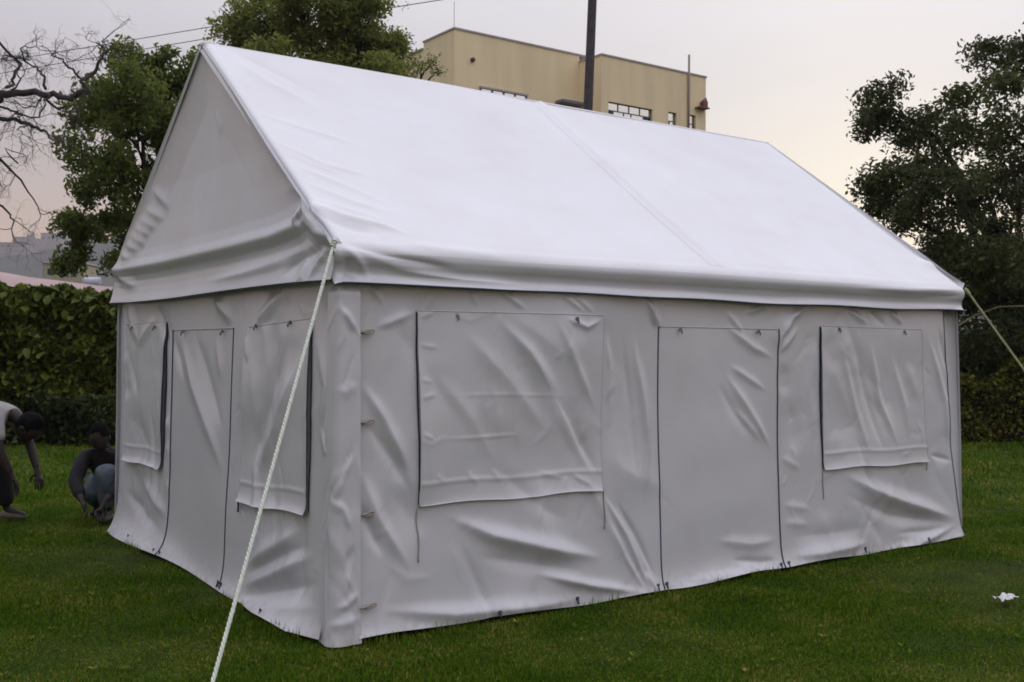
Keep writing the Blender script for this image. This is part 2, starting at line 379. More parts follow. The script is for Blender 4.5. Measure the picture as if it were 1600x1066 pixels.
LONG_VALANCE_FOLDS = [
  ([(-0.03,2.01),(0.10,1.975),(0.35,1.925),(0.72,1.875)], -0.016, 0.030),
  ([(-0.01,1.98),(0.06,1.93),(0.13,1.86),(0.17,1.80)], 0.016, 0.028),
  ([(0.10,1.93),(0.35,1.87),(0.72,1.835),(1.2,1.825)], 0.016, 0.030),
  ([(0.02,1.92),(0.05,1.86),(0.06,1.80)], -0.014, 0.020),
  ([(0.30,2.03),(0.60,1.985),(1.1,1.97)], 0.008, 0.035),
  ([(5.44,1.97),(5.2,1.95),(4.7,1.93),(4.0,1.925)], 0.012, 0.022),
  ([(5.45,1.93),(5.2,1.90),(4.8,1.885)], -0.010, 0.025),
  ([(2.3,1.86),(2.9,1.85),(3.5,1.855)], 0.005, 0.03),
]
UPPER_GABLE_FOLDS += [
  ([(0.05,2.02),(0.30,1.975),(0.60,1.935),(1.16,1.90),(1.9,1.875)], 0.012, 0.045),
  ([(0.05,1.98),(0.35,1.92),(0.6,1.84)], -0.010, 0.04),
  ([(0.02,1.97),(0.14,1.90),(0.22,1.81)], 0.012, 0.03),
  ([(3.90,2.05),(3.6,1.97),(3.2,1.90)], 0.012, 0.05),
  ([(0.34,2.16),(0.29,2.20),(0.22,2.14),(0.1,2.05)], 0.012, 0.03),
]
LONG_FOLDS = [(p, a*(0.55 if w <= .016 and len(p) == 2 else 1.0), w*(1.0 if w > .02 else 1.15)) for p, a, w in LONG_FOLDS if not (len(p) == 2 and 4.8 < p[0][0] < 4.95)]

# ------------------------------------------------------------------ fold fields
def fold(U, Vv, strokes):
    D = np.zeros_like(U)
    for pts, a, w in strokes:
        P = np.asarray(pts, float)
        seg = np.hypot(*(P[1:]-P[:-1]).T); cum = np.concatenate([[0], np.cumsum(seg)]); tot = cum[-1]
        lo = P.min(0) - 3.2*w; hi = P.max(0) + 3.2*w
        k = (U > lo[0]) & (U < hi[0]) & (Vv > lo[1]) & (Vv < hi[1])
        if not k.any(): continue
        u = U[k]; v = Vv[k]; best = np.full(u.shape, 9e9); bs = np.zeros(u.shape)
        for i in range(len(P)-1):
            d = P[i+1]-P[i]; L2 = d@d
            t = np.clip(((u-P[i][0])*d[0] + (v-P[i][1])*d[1])/L2, 0, 1)
            q = (u-P[i][0]-t*d[0])**2 + (v-P[i][1]-t*d[1])**2
            c = q < best; best = np.where(c, q, best); bs = np.where(c, cum[i]+t*seg[i], bs)
        f = bs/tot
        env = np.clip(np.minimum(f, 1-f)/0.38, 0, 1); env = env*env*(3-2*env)
        ww = w*(0.55+0.45*env); D[k] += 1.2*a*env*(.62*np.exp(-best/(2*(ww*.68)**2)) + .38*np.exp(-np.sqrt(best+(.004)**2)/(ww*.75)))
    return D
def ripple(U, Vv, seed, amp, lo=1.0, hi=9.0, n=26):
    r = np.random.default_rng(seed); D = np.zeros_like(U)
    for _ in range(n):
        k = math.exp(r.uniform(math.log(lo), math.log(hi))); t = r.uniform(0, math.pi); p = r.uniform(0, 6.28)
        q = r.uniform(0, 6.28)
        D += (amp/k)*np.sin(k*(math.cos(t)*U + math.sin(t)*Vv) + p + 0.8*np.sin(0.7*k*Vv + q))
    return D

def drapes(seed, n, u0, u1, v0, v1, amp, wid, lean=0.35):
    r = np.random.default_rng(seed); out = []
    for _ in range(n):
        u = r.uniform(u0, u1); v = r.uniform(v0, v1); ln = r.uniform(.25, .9); a = r.normal(lean, .35)
        p = [(u, v)]; 
        for k in range(3):
            a += r.normal(0, .16); u += math.sin(a)*ln/3; v -= math.cos(a)*ln/3; p.append((u, v))
        out.append((p, amp*r.choice([-1, 1])*r.uniform(.4, 1.2), wid*r.uniform(.5, 1.6)))
    return out
def crinkles(seed, n, u0, u1, v0, v1, amp, wid):
    r = np.random.default_rng(seed); out = []
    for _ in range(n):
        u = r.uniform(u0, u1); v = r.uniform(v0, v1); ln = r.uniform(.10, .36); a = r.uniform(-1.2, 1.2); b = a + r.normal(0, .5)
        out.append(([(u, v), (u+math.sin(a)*ln*.5, v-math.cos(a)*ln*.5), (u+math.sin(a)*ln*.5+math.sin(b)*ln*.5, v-math.cos(a)*ln*.5-math.cos(b)*ln*.5)], amp*r.choice([-1, 1])*r.uniform(.3, 1.3), wid*r.uniform(.6, 1.5)))
    return out
W, L, H, R = 3.9225, 5.4409, 2.0, 3.4385
LE = L - 0.045                                      # eave line of the far end sits a little inside its foot

def grid_normals(P):
    du = np.gradient(P, axis=0); dv = np.gradient(P, axis=1)
    N = np.cross(du, dv); N /= np.linalg.norm(N, axis=2)[..., None] + 1e-12
    return N
def sheet(name, P, mat, parent, mask=None, flip=False):
    """one cloth panel from a (nu,nv,3) grid; mask picks cells"""
    nu, nv = P.shape[:2]; idx = np.arange(nu*nv).reshape(nu, nv)
    F = np.stack([idx[:-1,:-1], idx[1:,:-1], idx[1:,1:], idx[:-1,1:]], -1)
    if flip: F = F[..., ::-1]
    F = F[mask] if mask is not None else F.reshape(-1, 4)
    used, inv = np.unique(F, return_inverse=True)
    V = P.reshape(-1, 3)[used]; N = grid_normals(P).reshape(-1, 3)[used]
    if flip: N = -N
    o = raw(name, V, inv.reshape(-1, 4), mat, parent, True)
    o.data.normals_split_custom_set_from_vertices(N.astype(float).tolist())
    return o

tent = empty('frame_tent', (0, 0, 0), 'large white canvas frame tent with pitched roof pitched on the lawn', 'tent')

# ---- roof: ridge, slope, soft roll over the eave bar, hanging valance, as one profile
ctrl = np.array([(1.961,3.4385),(0.15,2.110),(0.075,2.056),(0.030,2.020),(-0.012,1.988),(-0.040,1.956),(-0.048,1.924),(-0.038,1.893),(-0.022,1.868),(-0.016,1.842),(-0.026,1.818),(-0.046,1.796)])
def dense(c, n, head=90):
    # straight slope, then a Catmull-Rom roll
    a = np.linspace(c[0], c[1], head, endpoint=False)
    q = np.vstack([c[0], c[1:], 2*c[-1]-c[-2]])
    out = []
    for i in range(1, len(q)-2):
        p0, p1, p2, p3 = q[i-1], q[i], q[i+1], q[i+2]
        if i == 1: p0 = p1 - (p2-p1)
        for t in np.linspace(0, 1, n, endpoint=False):
            out.append(.5*((2*p1)+(-p0+p2)*t+(2*p0-5*p1+4*p2-p3)*t*t+(-p0+3*p1-3*p2+p3)*t**3))
    out.append(q[-2])
    return np.vstack([a, np.array(out)])
prof = dense(ctrl, 5, 120)
ns = len(prof)
xs = np.concatenate([np.linspace(-0.03, 0.05, 9)[:-1], np.linspace(0.05, LE-0.05, 330), np.linspace(LE-0.05, LE+0.03, 9)[1:]])
def slope_grid(side):
    X = np.repeat(xs[:, None], ns, 1); Y = np.repeat(prof[None, :, 0], len(xs), 0); Z = np.repeat(prof[None, :, 1], len(xs), 0)
    tang = np.gradient(prof, axis=0); tang /= np.linalg.norm(tang, axis=1)[:, None]
    ny = tang[:, 1]; nz = -tang[:, 0]               # outward (down-slope tangent turned)
    sgn = np.sign(nz[0]); ny, nz = ny*sgn, nz*sgn
    s = np.where(Z > 1.99, np.hypot(np.maximum(Y, 0), np.maximum(Z-2.0, 0)), (Z-2.0))   # up-slope distance from the eave
    slope = np.clip((Z-2.0)/(R-2.0), 0, 1)
    bay = np.mod(np.clip(X, 0, L-1e-6)/(L/2), 1)
    D = -0.048*np.sin(math.pi*bay)**0.8*np.sin(math.pi*np.clip(slope, 0, 1))**0.8
    D += 0.010*np.exp(-((X-L/2)/0.035)**2)*np.clip(slope*8, 0, 1)
    if side > 0:
        D += fold(X, s, ROOF_FOLDS)
        vz = fold(X, Z, LONG_VALANCE_FOLDS)
        D += np.where(Z < 2.16, vz, 0)
    D += ripple(X*1.0, s, 21+side, 0.0025, 1.2, 7, 18)
    D += np.where(Z < 2.05, ripple(X, Z*3, 5+side, 0.006, 2, 9, 14), 0)*np.clip((2.05-Z)/0.1, 0, 1)
    # wrap over the end bars
    e = np.minimum(np.clip((X+0.03)/0.06, 0, 1), np.clip((LE+0.03-X)/0.06, 0, 1))
    wrap = (1-np.sqrt(np.clip(1-(1-e)**2, 0, 1)))
    D -= 0.05*wrap*np.where(Z > 2.0, 1.0, 0.35)
    # the elbow joint lifts the cloth near the corners
    for xc in (0.0, LE):
        D += 0.028*np.exp(-((X-xc)/0.10)**2 - ((s-0.30)/0.07)**2)
    P = np.stack([X, Y + D*ny[None, :], Z + D*nz[None, :]], -1)
    # slack hem between the corners
    hem = np.clip((1.90-Z)/0.10, 0, 1)
    P[..., 2] += hem*(-0.010*np.sin(math.pi*np.clip(X/L, 0, 1)) + 0.004*np.sin(X*5.1+1))
    if side < 0: P[..., 1] = W - P[..., 1]
    return P
for side in (1, -1):
    P = slope_grid(side)
    zc = prof[:-1, 1]
    xc = .5*(xs[1:]+xs[:-1])
    fl = side > 0
    for k, (xa, xb) in enumerate(((-1, L/2), (L/2, 99))):
        mk = ((xc[:, None] > xa) & (xc[:, None] <= xb)) & (zc[None, :] > 1.955)
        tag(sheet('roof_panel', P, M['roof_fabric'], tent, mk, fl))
    sheet('valance', P, M['fabric'], tent, (zc[None, :] <= 1.955) & (xc[:, None] > -9), fl)
    Hm = P[::4, -1].copy(); Hm[:, 1] += side*0.003; Hm[:, 2] -= 0.001
    MB().tube(Hm, 0.0048, 6).build('hem', M['zip'], tent, True)  # navy binding, also standing in for the shadow line under the valance
    # welded overlap strip of the two roof halves
    i0 = int(np.argmin(abs(xs-(L/2-0.10)))); i1 = int(np.argmin(abs(xs-(L/2+0.02))))
    S = P[i0:i1+1, ::2].copy(); N = grid_normals(P)[i0:i1+1, ::2]; N = N if N[2,5,2] > 0 else -N
    S += N*0.0012; sheet('seam_strip', S[:, :int(S.shape[1]*0.78)], M['roof_fabric'], tent, None, fl)
MB().tube([(x, W/2, R-0.013) for x in np.linspace(-0.02, LE+0.02, 60)], 0.016, 8).build('ridge_bar', M['roof_fabric'], tent, True)

# ---- gable cloths with their valances
def roof_z(y): return np.interp(y, [0, W/2, W], [H+0.02, R-0.01, H+0.02])
def bar_z(y):                                        # horizontal tie bar the cloth hangs over
    return np.interp(y, [0, 0.14, 0.29, 0.36, 0.72, 1.4, 2.6, 3.6, W], [2.02, 2.05, 2.135, 2.105, 2.076, 2.066, 2.056, 2.060, 2.075])
def gable_grid(front, nu=260, nv=230):
    y = np.linspace(-0.012, W+0.012, nu); v = np.linspace(0, 1, nv)**1.25
    Y = np.repeat(y[:, None], nv, 1); zt = roof_z(np.clip(y, 0, W)); zb = 1.803 + 0.006*np.sin(y*1.7) + 0.012*np.clip(y-3.4, 0, 1)
    Z = zb[:, None] + (zt-zb)[:, None]*v[None, :]
    h = Z - bar_z(Y)
    D = np.interp(h, [-0.30,-0.25,-0.20,-0.15,-0.10,-0.06,-0.03,-0.012,0.0,0.012,0.03,0.06,0.12,0.3,1.5], [0.050,0.034,0.018,0.008,0.005,0.013,0.032,0.043,0.046,0.044,0.036,0.024,0.014,0.006,0.0])
    # soften the polyline along z
    kernel = np.exp(-np.linspace(-1.6, 1.6, 9)**2); kernel /= kernel.sum()
    Dp = np.pad(D, ((0,0),(4,4)), mode='edge'); D = sum(kernel[i]*Dp[:, i:i+nv] for i in range(9))
    if front: D += fold(Y, Z, UPPER_GABLE_FOLDS)*1.4
    D += ripple(Y, Z, 33 if front else 44, 0.0045, 1, 8, 20)
    D += -0.03*np.sin(math.pi*np.clip(Y/W, 0, 1))*np.clip((Z-2.1)/0.5, 0, 1)*np.clip((roof_z(Y)-Z)/0.4, 0, 1)
    D += 0.026*np.exp(-np.clip(roof_z(Y)-Z, 0, 9)/.12)*np.clip((Z-2.10)/.2, 0, 1)
    X = (-D - 0.020) if front else (LE + D + 0.020)
    return np.stack([X, Y, Z], -1), h
for front in (True, False):
    P, h = gable_grid(front)
    hc = .25*(h[1:,1:]+h[:-1,1:]+h[1:,:-1]+h[:-1,:-1])
    sheet('gable_panel', P, M['fabric'], tent, hc > -0.005, front)
    sheet('gable_valance', P, M['fabric'], tent, hc <= -0.005, front)
    Hm = P[::4, 0].copy(); Hm[:, 0] += 0.003 if front else -0.003; Hm[:, 2] -= 0.001
    MB().tube(Hm, 0.0045, 6).build('hem', M['zip'], tent, True)  # dark binding doubles as painted gap shade below the gable valance
    if not front: continue
    # rake bars showing as soft rolls under the roof edge
for xe in (0.0, LE):
    for ya in (0.0, W):
        e = -0.004 if xe == 0 else 0.004
        yy = np.linspace(ya, W/2, 40); z = H + (R-H)*np.abs(yy-ya)/(W/2)
        bulge = 0.020*np.exp(-((np.hypot(yy-ya, z-H)-0.31)/0.06)**2)
        MB().tube(np.stack([np.full(40, xe-e)+np.sign(e)*bulge, yy, z-0.022], 1), 0.018, 10).build('rake_bar', M['fabric'], tent, True)

# ---- long wall facing the viewer
def zbot(x): return 0.016 + 0.010*np.sin(x*2.3+0.6) + 0.006*np.sin(x*7.1)
LONG_CRINKLES = crinkles(31, 60, .12, 2.15, .05, 1.85, .0022, .020) + crinkles(33, 55, 3.3, 5.3, .05, 1.85, .0022, .020)
LONG_DRAPES = drapes(3, 26, .1, 2.1, .5, 1.85, .0085, .070) + drapes(5, 30, 3.3, 5.2, .3, 1.85, .0085, .070, .25)
def long_d(X, Z, flap=0.0):
    D = fold(X, Z, LONG_FOLDS)*1.25 + fold(X, Z, LONG_DRAPES) + fold(X, Z, LONG_CRINKLES) + ripple(X, Z, 7, 0.008, 1.2, 9, 26)
    D += -0.012 + 0.030*(1-np.clip(Z/1.8, 0, 1)) + 0.068*np.exp(-np.clip(Z, 0, 9)/0.06)*(0.55+0.45*np.sin(X*1.9+2.4))
    D += -0.02*np.exp(-((X-2.175)/0.10)**2) * np.clip(1-Z/1.75, 0, 1)*0.5
    return D + flap
def long_P(X, Z, off=0.0): return np.stack([X, -(long_d(X, Z)+off), Z], -1)
def panel(name, x0, x1, z0, z1, off=0.0, res=0.0088, fP=long_P, mat='fabric', flip=False, base=None, right=None, parent=None):
    nu = max(4, int(abs(x1-x0)/res)); nv = max(4, int((z1-z0)/res))
    t = np.linspace(0, 1, nu)[:, None]; v = np.linspace(0, 1, nv)[None, :]
    xr = right(z0+(z1-z0)*v) if right else x1
    X = x0 + (xr-x0)*t + 0*v
    zb = base(X) if base else z0
    Z = zb + (z1-zb)*v + 0*X
    return sheet(name, fP(X, Z, off), M[mat], parent or tent, None, flip)
edge_r = lambda z: np.interp(z, [0, .17, .6, 1.2, 1.8], [5.435, 5.405, 5.330, 5.262, 5.200])
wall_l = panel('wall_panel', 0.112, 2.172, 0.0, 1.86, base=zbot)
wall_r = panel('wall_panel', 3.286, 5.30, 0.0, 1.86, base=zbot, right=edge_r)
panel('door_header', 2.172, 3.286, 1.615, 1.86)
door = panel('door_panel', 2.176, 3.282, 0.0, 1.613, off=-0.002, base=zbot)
def strip(fP, pts, r, off, name, mat, parent=None, n=6):
    P = np.asarray(pts, float)
    Q = fP(P[:, 0], P[:, 1], off)
    return MB().tube(Q, r, n).build(name, M[mat], parent or tent, True)
for xa, xb in ((2.179, 2.177), (3.289, 3.287)):
    zz = np.linspace(0.015, 1.618, 60); strip(long_P, np.stack([np.interp(zz, [0,1.6], [xb-.003, xa-.005]), zz], 1), 0.0046, 0.001, 'zip', 'zip')
zz = np.linspace(2.18, 3.27, 40); strip(long_P, np.stack([zz, 0*zz+1.615], 1), 0.0022, 0.001, 'seam', 'fabric')

def flap(fP, c00, c10, c11, c01, lift, name='window_flap', res=0.0088, flip=False, own=0, gap=None):
    """roll-down window cover: corners bottom-left, bottom-right, top-right, top-left in wall metres"""
    c00, c10, c11, c01 = map(np.array, (c00, c10, c11, c01))
    nu = int(np.linalg.norm(c10-c00)/res); nv = int(np.linalg.norm(c01-c00)/res)
    u = np.linspace(0, 1, nu)[:, None, None]; v = np.linspace(0, 1, nv)[None, :, None]
    Q = (1-u)*(1-v)*c00 + u*(1-v)*c10 + u*v*c11 + (1-u)*v*c01
    U, Vv = Q[..., 0].copy(), Q[..., 1].copy()
    u = u[..., 0]; v = v[..., 0]
    Vv += 0.006*np.sin(U*9+own)*(1-v)
    o = lift(u, v) + 0*U
    o = o + 0.004*np.exp(-((v-0.11)/0.012)**2) + ripple(U, Vv, 60+own, 0.006, 3, 22, 24)*0.8
    P = fP(U, Vv, o)
    ob = sheet(name, P, M['fabric'], tent, None, flip)
    MB().tube(np.concatenate([P[0, ::-3], P[::3, 0], P[-1, ::3], P[::-3, -1]]), 0.0034, 5).build('flap_hem', M['fabric'], ob, True)
    return ob, P
def lip(u, v, at, amp, wd): return amp*np.exp(-np.abs(u-at)/wd)
flap(long_P, (0.474,0.653), (1.704,0.648), (1.720,1.672), (0.468,1.666), lambda u, v: 0.011 + lip(u,v,0,.010,.03)*np.sin(math.pi*np.clip(v,0,1)*0.95+.1) + 0.014*np.exp(-v/0.03)*(0.4+0.6*u), own=1, gap='l')
flap(long_P, (3.752,0.645), (4.985,0.624), (4.900,1.640), (3.728,1.648), lambda u, v: 0.011 + lip(u,v,0,.014,.05)*np.sin(math.pi*v) + 0.012*np.exp(-v/0.03), own=2, gap='l')
def net_shade(fP, pts, widths, off, sgn):
    """dark netting in the gap along a flap edge; painted gap shade at the corner sleeve"""
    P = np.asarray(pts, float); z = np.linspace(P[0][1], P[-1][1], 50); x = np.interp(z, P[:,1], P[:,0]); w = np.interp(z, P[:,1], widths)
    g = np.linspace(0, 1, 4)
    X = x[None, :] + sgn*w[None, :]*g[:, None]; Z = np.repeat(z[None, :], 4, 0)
    return sheet('net_gap_shade', fP(X, Z, off), M['navy'], tent, None, False)
net_shade(long_P, [(0.478,0.66),(0.472,1.2),(0.468,1.66)], [.007,.009,.007], 0.004, -1)
net_shade(long_P, [(3.756,0.65),(3.742,1.2),(3.732,1.64)], [.010,.018,.014], 0.004, -1)
net_shade(long_P, [(0,0.03),(0,.2),(0,.6),(0,1.2),(0,1.78)] + np.array([[5.432,0],[5.400,0],[5.326,0],[5.258,0],[5.198,0]]), [.008,.010,.008,.011,.008], 0.003, 1)  # no netting here: dark strip painted as shade between wall edge and sleeve
for x, z0, z1 in ((0.467,0.362,0.64), (1.716,0.42,0.64), (3.748,0.435,0.64), (4.985,0.56,0.62)):
    zz = np.linspace(z0, z1, 14); strip(long_P, np.stack([x+0.003*np.sin(zz*30), zz], 1), 0.0035, 0.006, 'tie', 'strap')
def toggle(fP, x, z, axis, parent=None):
    p = fP(np.array([x]), np.array([z]), 0.014)[0]; n = np.array([0,-1.,0]) if axis == 'y' else np.array([-1.,0,0])
    s = np.array([1.,0,0]) if axis == 'y' else np.array([0,1.,0]); k = np.array([0,0,1.])
    a = np.linspace(0, 2*math.pi, 13)[:-1]
    b = MB(); b.tube([p + 0.010*(math.cos(t)*s + math.sin(t)*k) for t in a], 0.0035, 6, True)
    b.tube([p - n*.012, p + n*.008, p + n*.014 - k*.012, p + n*.012 - k*.026], [.004,.004,.005,.004], 6)
    return b.build('toggle', M['metal'], parent or tent, True)
for x, z in ((0.702,1.645),(1.498,1.645),(2.353,1.598),(3.078,1.598),(3.923,1.627),(4.683,1.620)): toggle(long_P, x, z, 'y')

# ---- gable wall at the left
def gz(y): return 0.014 + 0.010*np.sin(y*2.9+0.3)
GABLE_CRINKLES = crinkles(41, 40, .1, 1.45, .05, 1.85, .0026, .024) + crinkles(42, 26, 2.7, 3.9, .05, 1.85, .0026, .024)
GABLE_DRAPES = drapes(13, 15, .2, 1.4, .3, 1.85, .010, .075, -.35) + drapes(14, 14, 2.8, 3.9, .4, 1.85, .010, .075, -.3)
def gab_d(Y, Z):
    D = (fold(Y, Z, GABLE_FOLDS)*1.35 + fold(Y, Z, GABLE_DRAPES) + fold(Y, Z, GABLE_CRINKLES))*(1-.85*np.exp(-((Y-2.655)/.07)**2)-.8*np.exp(-((Y-1.47)/.06)**2)) + ripple(Y, Z, 17, 0.008, 1.0, 8, 26)
    D += -0.014 + 0.025*(1-np.clip(Z/1.8, 0, 1)) + 0.135*np.exp(-np.clip(Z, 0, 9)/0.075)*(0.65+0.35*np.sin(Y*2.2+0.8))*np.clip((Y-0.02)/0.3, 0.2, 1)
    return D
def gab_P(Y, Z, off=0.0): return np.stack([-(gab_d(Y, Z)+off), Y, Z], -1)
panel('wall_panel', 0.082, 1.468, 0.0, 1.87, base=gz, fP=gab_P, flip=True)
panel('wall_panel', 2.657, W, 0.0, 1.87, base=gz, fP=gab_P, flip=True, res=0.013)
panel('door_header', 1.468, 2.657, 1.586, 1.87, fP=gab_P, flip=True)
panel('door_panel', 1.472, 2.653, 0.0, 1.583, off=-0.002, base=gz, fP=gab_P, flip=True)
zz = np.linspace(0.02, 1.588, 60)
strip(gab_P, np.stack([0*zz+1.470, zz], 1), 0.0046, 0.001, 'zip', 'zip')
strip(gab_P, np.stack([np.interp(zz, [0,.25,.9,1.6], [2.657,2.655,2.655,2.652]), zz], 1), 0.0046, 0.001, 'zip', 'zip')
zz = np.linspace(1.47, 2.65, 30); strip(gab_P, np.stack([zz, 0*zz+1.585], 1), 0.003, 0.002, 'seam', 'fabric')
flap(gab_P, (1.245,0.558), (0.292,0.612), (0.326,1.622), (1.215,1.586), lambda u, v: 0.011 + lip(u,v,1,.016,.05)*np.sin(math.pi*np.clip(v*1.0,0,1)) + 0.022*np.exp(-v/0.03), own=3, flip=False)
flap(gab_P, (3.742,0.585), (2.822,0.600), (2.800,1.648), (3.740,1.640), lambda u, v: 0.011 + lip(u,v,1,.022,.08)*np.sin(math.pi*np.clip(v,0,1)) + 0.024*np.exp(-v/0.03), own=4, flip=False)
net_shade(gab_P, [(0.296,0.62),(0.300,0.9),(0.312,1.3),(0.330,1.61)], [.010,.014,.016,.010], 0.005, -1)
net_shade(gab_P, [(2.824,0.61),(2.815,0.8),(2.806,1.2),(2.802,1.64)], [.012,.036,.042,.016], 0.005, -1)
for y, z in ((1.05,1.593),(0.583,1.605),(2.384,1.572),(1.639,1.566),(3.53,1.613),(3.028,1.611)): toggle(gab_P, y, z, 'x')
for y, z0, z1 in ((1.25,0.50,0.56),): 
    zz = np.linspace(z0, z1, 8); strip(gab_P, np.stack([0*zz+y, zz], 1), 0.006, 0.012, 'tie', 'zip')

# ---- walls out of the viewer's sight close the tent
def far_long(X, Z, off=0.0): return np.stack([X, W + 0.01 + ripple(X, Z, 91, .006, 1.5, 9, 20) + .03*(1-Z/1.9), Z], -1)
def far_gab(Y, Z, off=0.0): return np.stack([L - .055*Z/1.9 + ripple(Y, Z, 92, .006, 1.5, 9, 20) + .03*(1-Z/1.9), Y, Z], -1)
panel('wall_panel', 0.0, L, 0.01, 1.87, fP=far_long, res=0.05, flip=True)
panel('wall_panel', 0.0, W, 0.01, 1.87, fP=far_gab, res=0.05)

# ---- corner sleeves laced round the poles
def sleeve(cx, cy, ax, ay, la, lb, seed, flare, name='corner_sleeve', top=1.84):
    """ax, ay: outward signs; la along x, lb along y"""
    r = 0.018; pts = []
    for t in np.linspace(0, 1, 9)[:-1]: pts.append((la*(1-t) + r*t, 0.0, 0, 1))
    for a in np.linspace(0, math.pi/2, 9): pts.append((r-r*math.sin(a), r-r*math.cos(a), math.sin(a), math.cos(a)))
    for t in np.linspace(0, 1, 9)[1:]: pts.append((0.0, r*(1-t) + lb*t, 1, 0))
    pts = np.array(pts); nv = 170; z = np.linspace(0.004, top, nv)
    arc = np.concatenate([[0], np.cumsum(np.hypot(*(pts[1:,:2]-pts[:-1,:2]).T))])
    A = np.repeat(arc[:, None], nv, 1); Z = np.repeat(z[None, :], len(pts), 0)
    D = ripple(A*2.2, Z, seed, 0.006, 6, 40, 34)*0.5 + ripple(A, Z*.25, seed+1, 0.005, 8, 40, 20)*.4 + flare*(1-Z/1.9) - 0.010 + 0.014*np.exp(-Z/0.10)
    D -= 0.03*np.clip((Z-1.74)/0.08, 0, 1)
    if seed == 70: D += fold(A, Z, [([(0.12,1.68),(0.07,1.62),(0.02,1.54)],.014,.020), ([(0.01,1.30),(0.08,1.25),(0.14,1.27)],.006,.03), ([(0.03,0.95),(0.10,0.84),(0.13,0.70)],.010,.022), ([(0.15,0.74),(0.09,0.66),(0.05,0.55)],.010,.020), ([(0.03,0.5),(0.08,0.40),(0.10,0.30)],-.009,.025), ([(0.01,0.26),(0.08,0.20),(0.13,0.18)],.012,.02), ([(0.0,0.13),(0.1,0.11),(0.15,0.12)],.010,.03)]) + fold(A, Z, drapes(71, 26, 0, .22, .2, 1.8, .006, .016, .2))
    X = cx - ax*0 + np.where(True, -ax*1.0, 0)*0 + (-ax)*(-1)*0
    # local corner axes: e1 points along the wall away from the corner in x, e2 in y
    e1 = -ax; e2 = -ay
    X = cx + e1*pts[:, 0][:, None] + ax*(0.008+D)*pts[:, 2][:, None]
    Y = cy + e2*pts[:, 1][:, None] + ay*(0.008+D-(0.055 if seed == 72 else 0))*pts[:, 3][:, None]
    if cx > 1: X = X - 0.055*Z/1.85
    o = sheet(name, np.stack([X, Y, Z], -1), M['fabric'], tent, None, (ax*ay) < 0)
    return o
near = sleeve(0.0, 0.0, -1, -1, 0.125, 0.105, 70, 0.035)
sleeve(L, 0.0, 1, -1, 0.20, 0.12, 72, 0.045)
sleeve(0.0, W, -1, 1, 0.10, 0.025, 74, 0.012)
sleeve(L, W, 1, 1, 0.10, 0.10, 76, 0.03)
for z in (1.55, 1.096, 0.636, 0.179):
    a = np.linspace(0, 2*math.pi, 17)[:-1]
    d = float(long_d(np.array([0.17]), np.array([z]))[0]) + 0.016
    b = MB(); b.tube([(0.175+0.036*math.cos(t), -d-0.006*math.sin(t)**2-.004, z+0.010*math.sin(t)+0.004*math.cos(t)) for t in a], 0.0042, 6, True)
    b.tube([(0.118, -d-.012, z-.004), (0.15, -d-.012, z), (0.185, -d-.008, z+.004)], .006, 6)
    b.build('lacing_loop', M['strap'], tent, True)
# ---- eyelets along the hems
def eyelet(p, n, k):
    s = np.cross(n, k); a = np.linspace(0, 2*math.pi, 11)[:-1]
    b = MB(); b.tube([p + .009*(math.cos(t)*s + math.sin(t)*k) for t in a], .0035, 6, True)
    b.tube([p, p - k*.03 + n*.012], .005, 5)
    b.build('eyelet', M['zip'], tent, True)
for x in (0.95, 1.50, 2.12, 2.20, 3.25, 3.33, 4.20, 4.95):
    eyelet(long_P(np.array([x]), np.array([0.045]), 0.004)[0], np.array([0,-1.,0]), np.array([0,0,1.]))
for y in (1.44, 1.50, 2.62, 2.74, 3.4, 0.7):
    eyelet(gab_P(np.array([y]), np.array([0.045]), 0.004)[0], np.array([-1.,0,0]), np.array([0,0,1.]))

# ------------------------------------------------------------------ guy ropes
def rope(name, a, b, r, mat, label, sag=0.01, turns=34):
    a, b = np.array(a, float), np.array(b, float); n = 420
    t = np.linspace(0, 1, n)[:, None]; C = a + (b-a)*t; C[:, 2] -= sag*4*(t*(1-t))[:, 0]
    d = (b-a)/np.linalg.norm(b-a); s = np.cross(d, [0,0,1.]); s /= np.linalg.norm(s); k = np.cross(s, d)
    mb = MB(); Lr = np.linalg.norm(b-a)
    for q in range(3):
        ph = 2*math.pi*(turns*Lr*t[:, 0]/2 + q/3)
        mb.tube(C + 0.52*r*(np.cos(ph)[:, None]*s + np.sin(ph)[:, None]*k), r*0.56, 5)
    # hitch at the top
    for q in range(3): mb.tube([a + d*(0.02+0.016*q) + 1.35*r*(math.cos(x)*s + math.sin(x)*k) for x in np.linspace(0, 2*math.pi, 9)[:-1]], r*.5, 5, True)
    o = mb.build(name, M[mat], None, True); return tag(o, label, 'rope', 'guy ropes of the tent')
rope('guy_rope', (-0.036, -0.040, 2.005), (-1.06, -1.02, 0.0), 0.0085, 'rope', 'pale twisted guy rope crossing in front of the near tent corner')
rope('guy_rope', (LE+0.03, -0.04, 1.975), (L+1.25, -0.85, 0.0), 0.0085, 'rope_old', 'faded greenish guy rope running off the far right tent corner')
for i, (x, y, ax, ay, lb) in enumerate(((-1.06,-1.02,-1,-1,'bent steel peg holding the near pale guy rope'), (L+1.25,-0.85,1,-1,'bent steel peg holding the faded right guy rope'))):
    MB().tube([(x-ax*.06, y-ay*.06, -.14), (x, y, .03), (x+ax*.01, y+ay*.01, .05), (x-ax*.02, y-ay*.02, .055)], .006, 6).build('tent_peg', M['metal'], None, True)
    tag(bpy.context.scene.objects[-1] if False else COL.objects[-1], lb, 'tent peg', 'steel tent pegs')
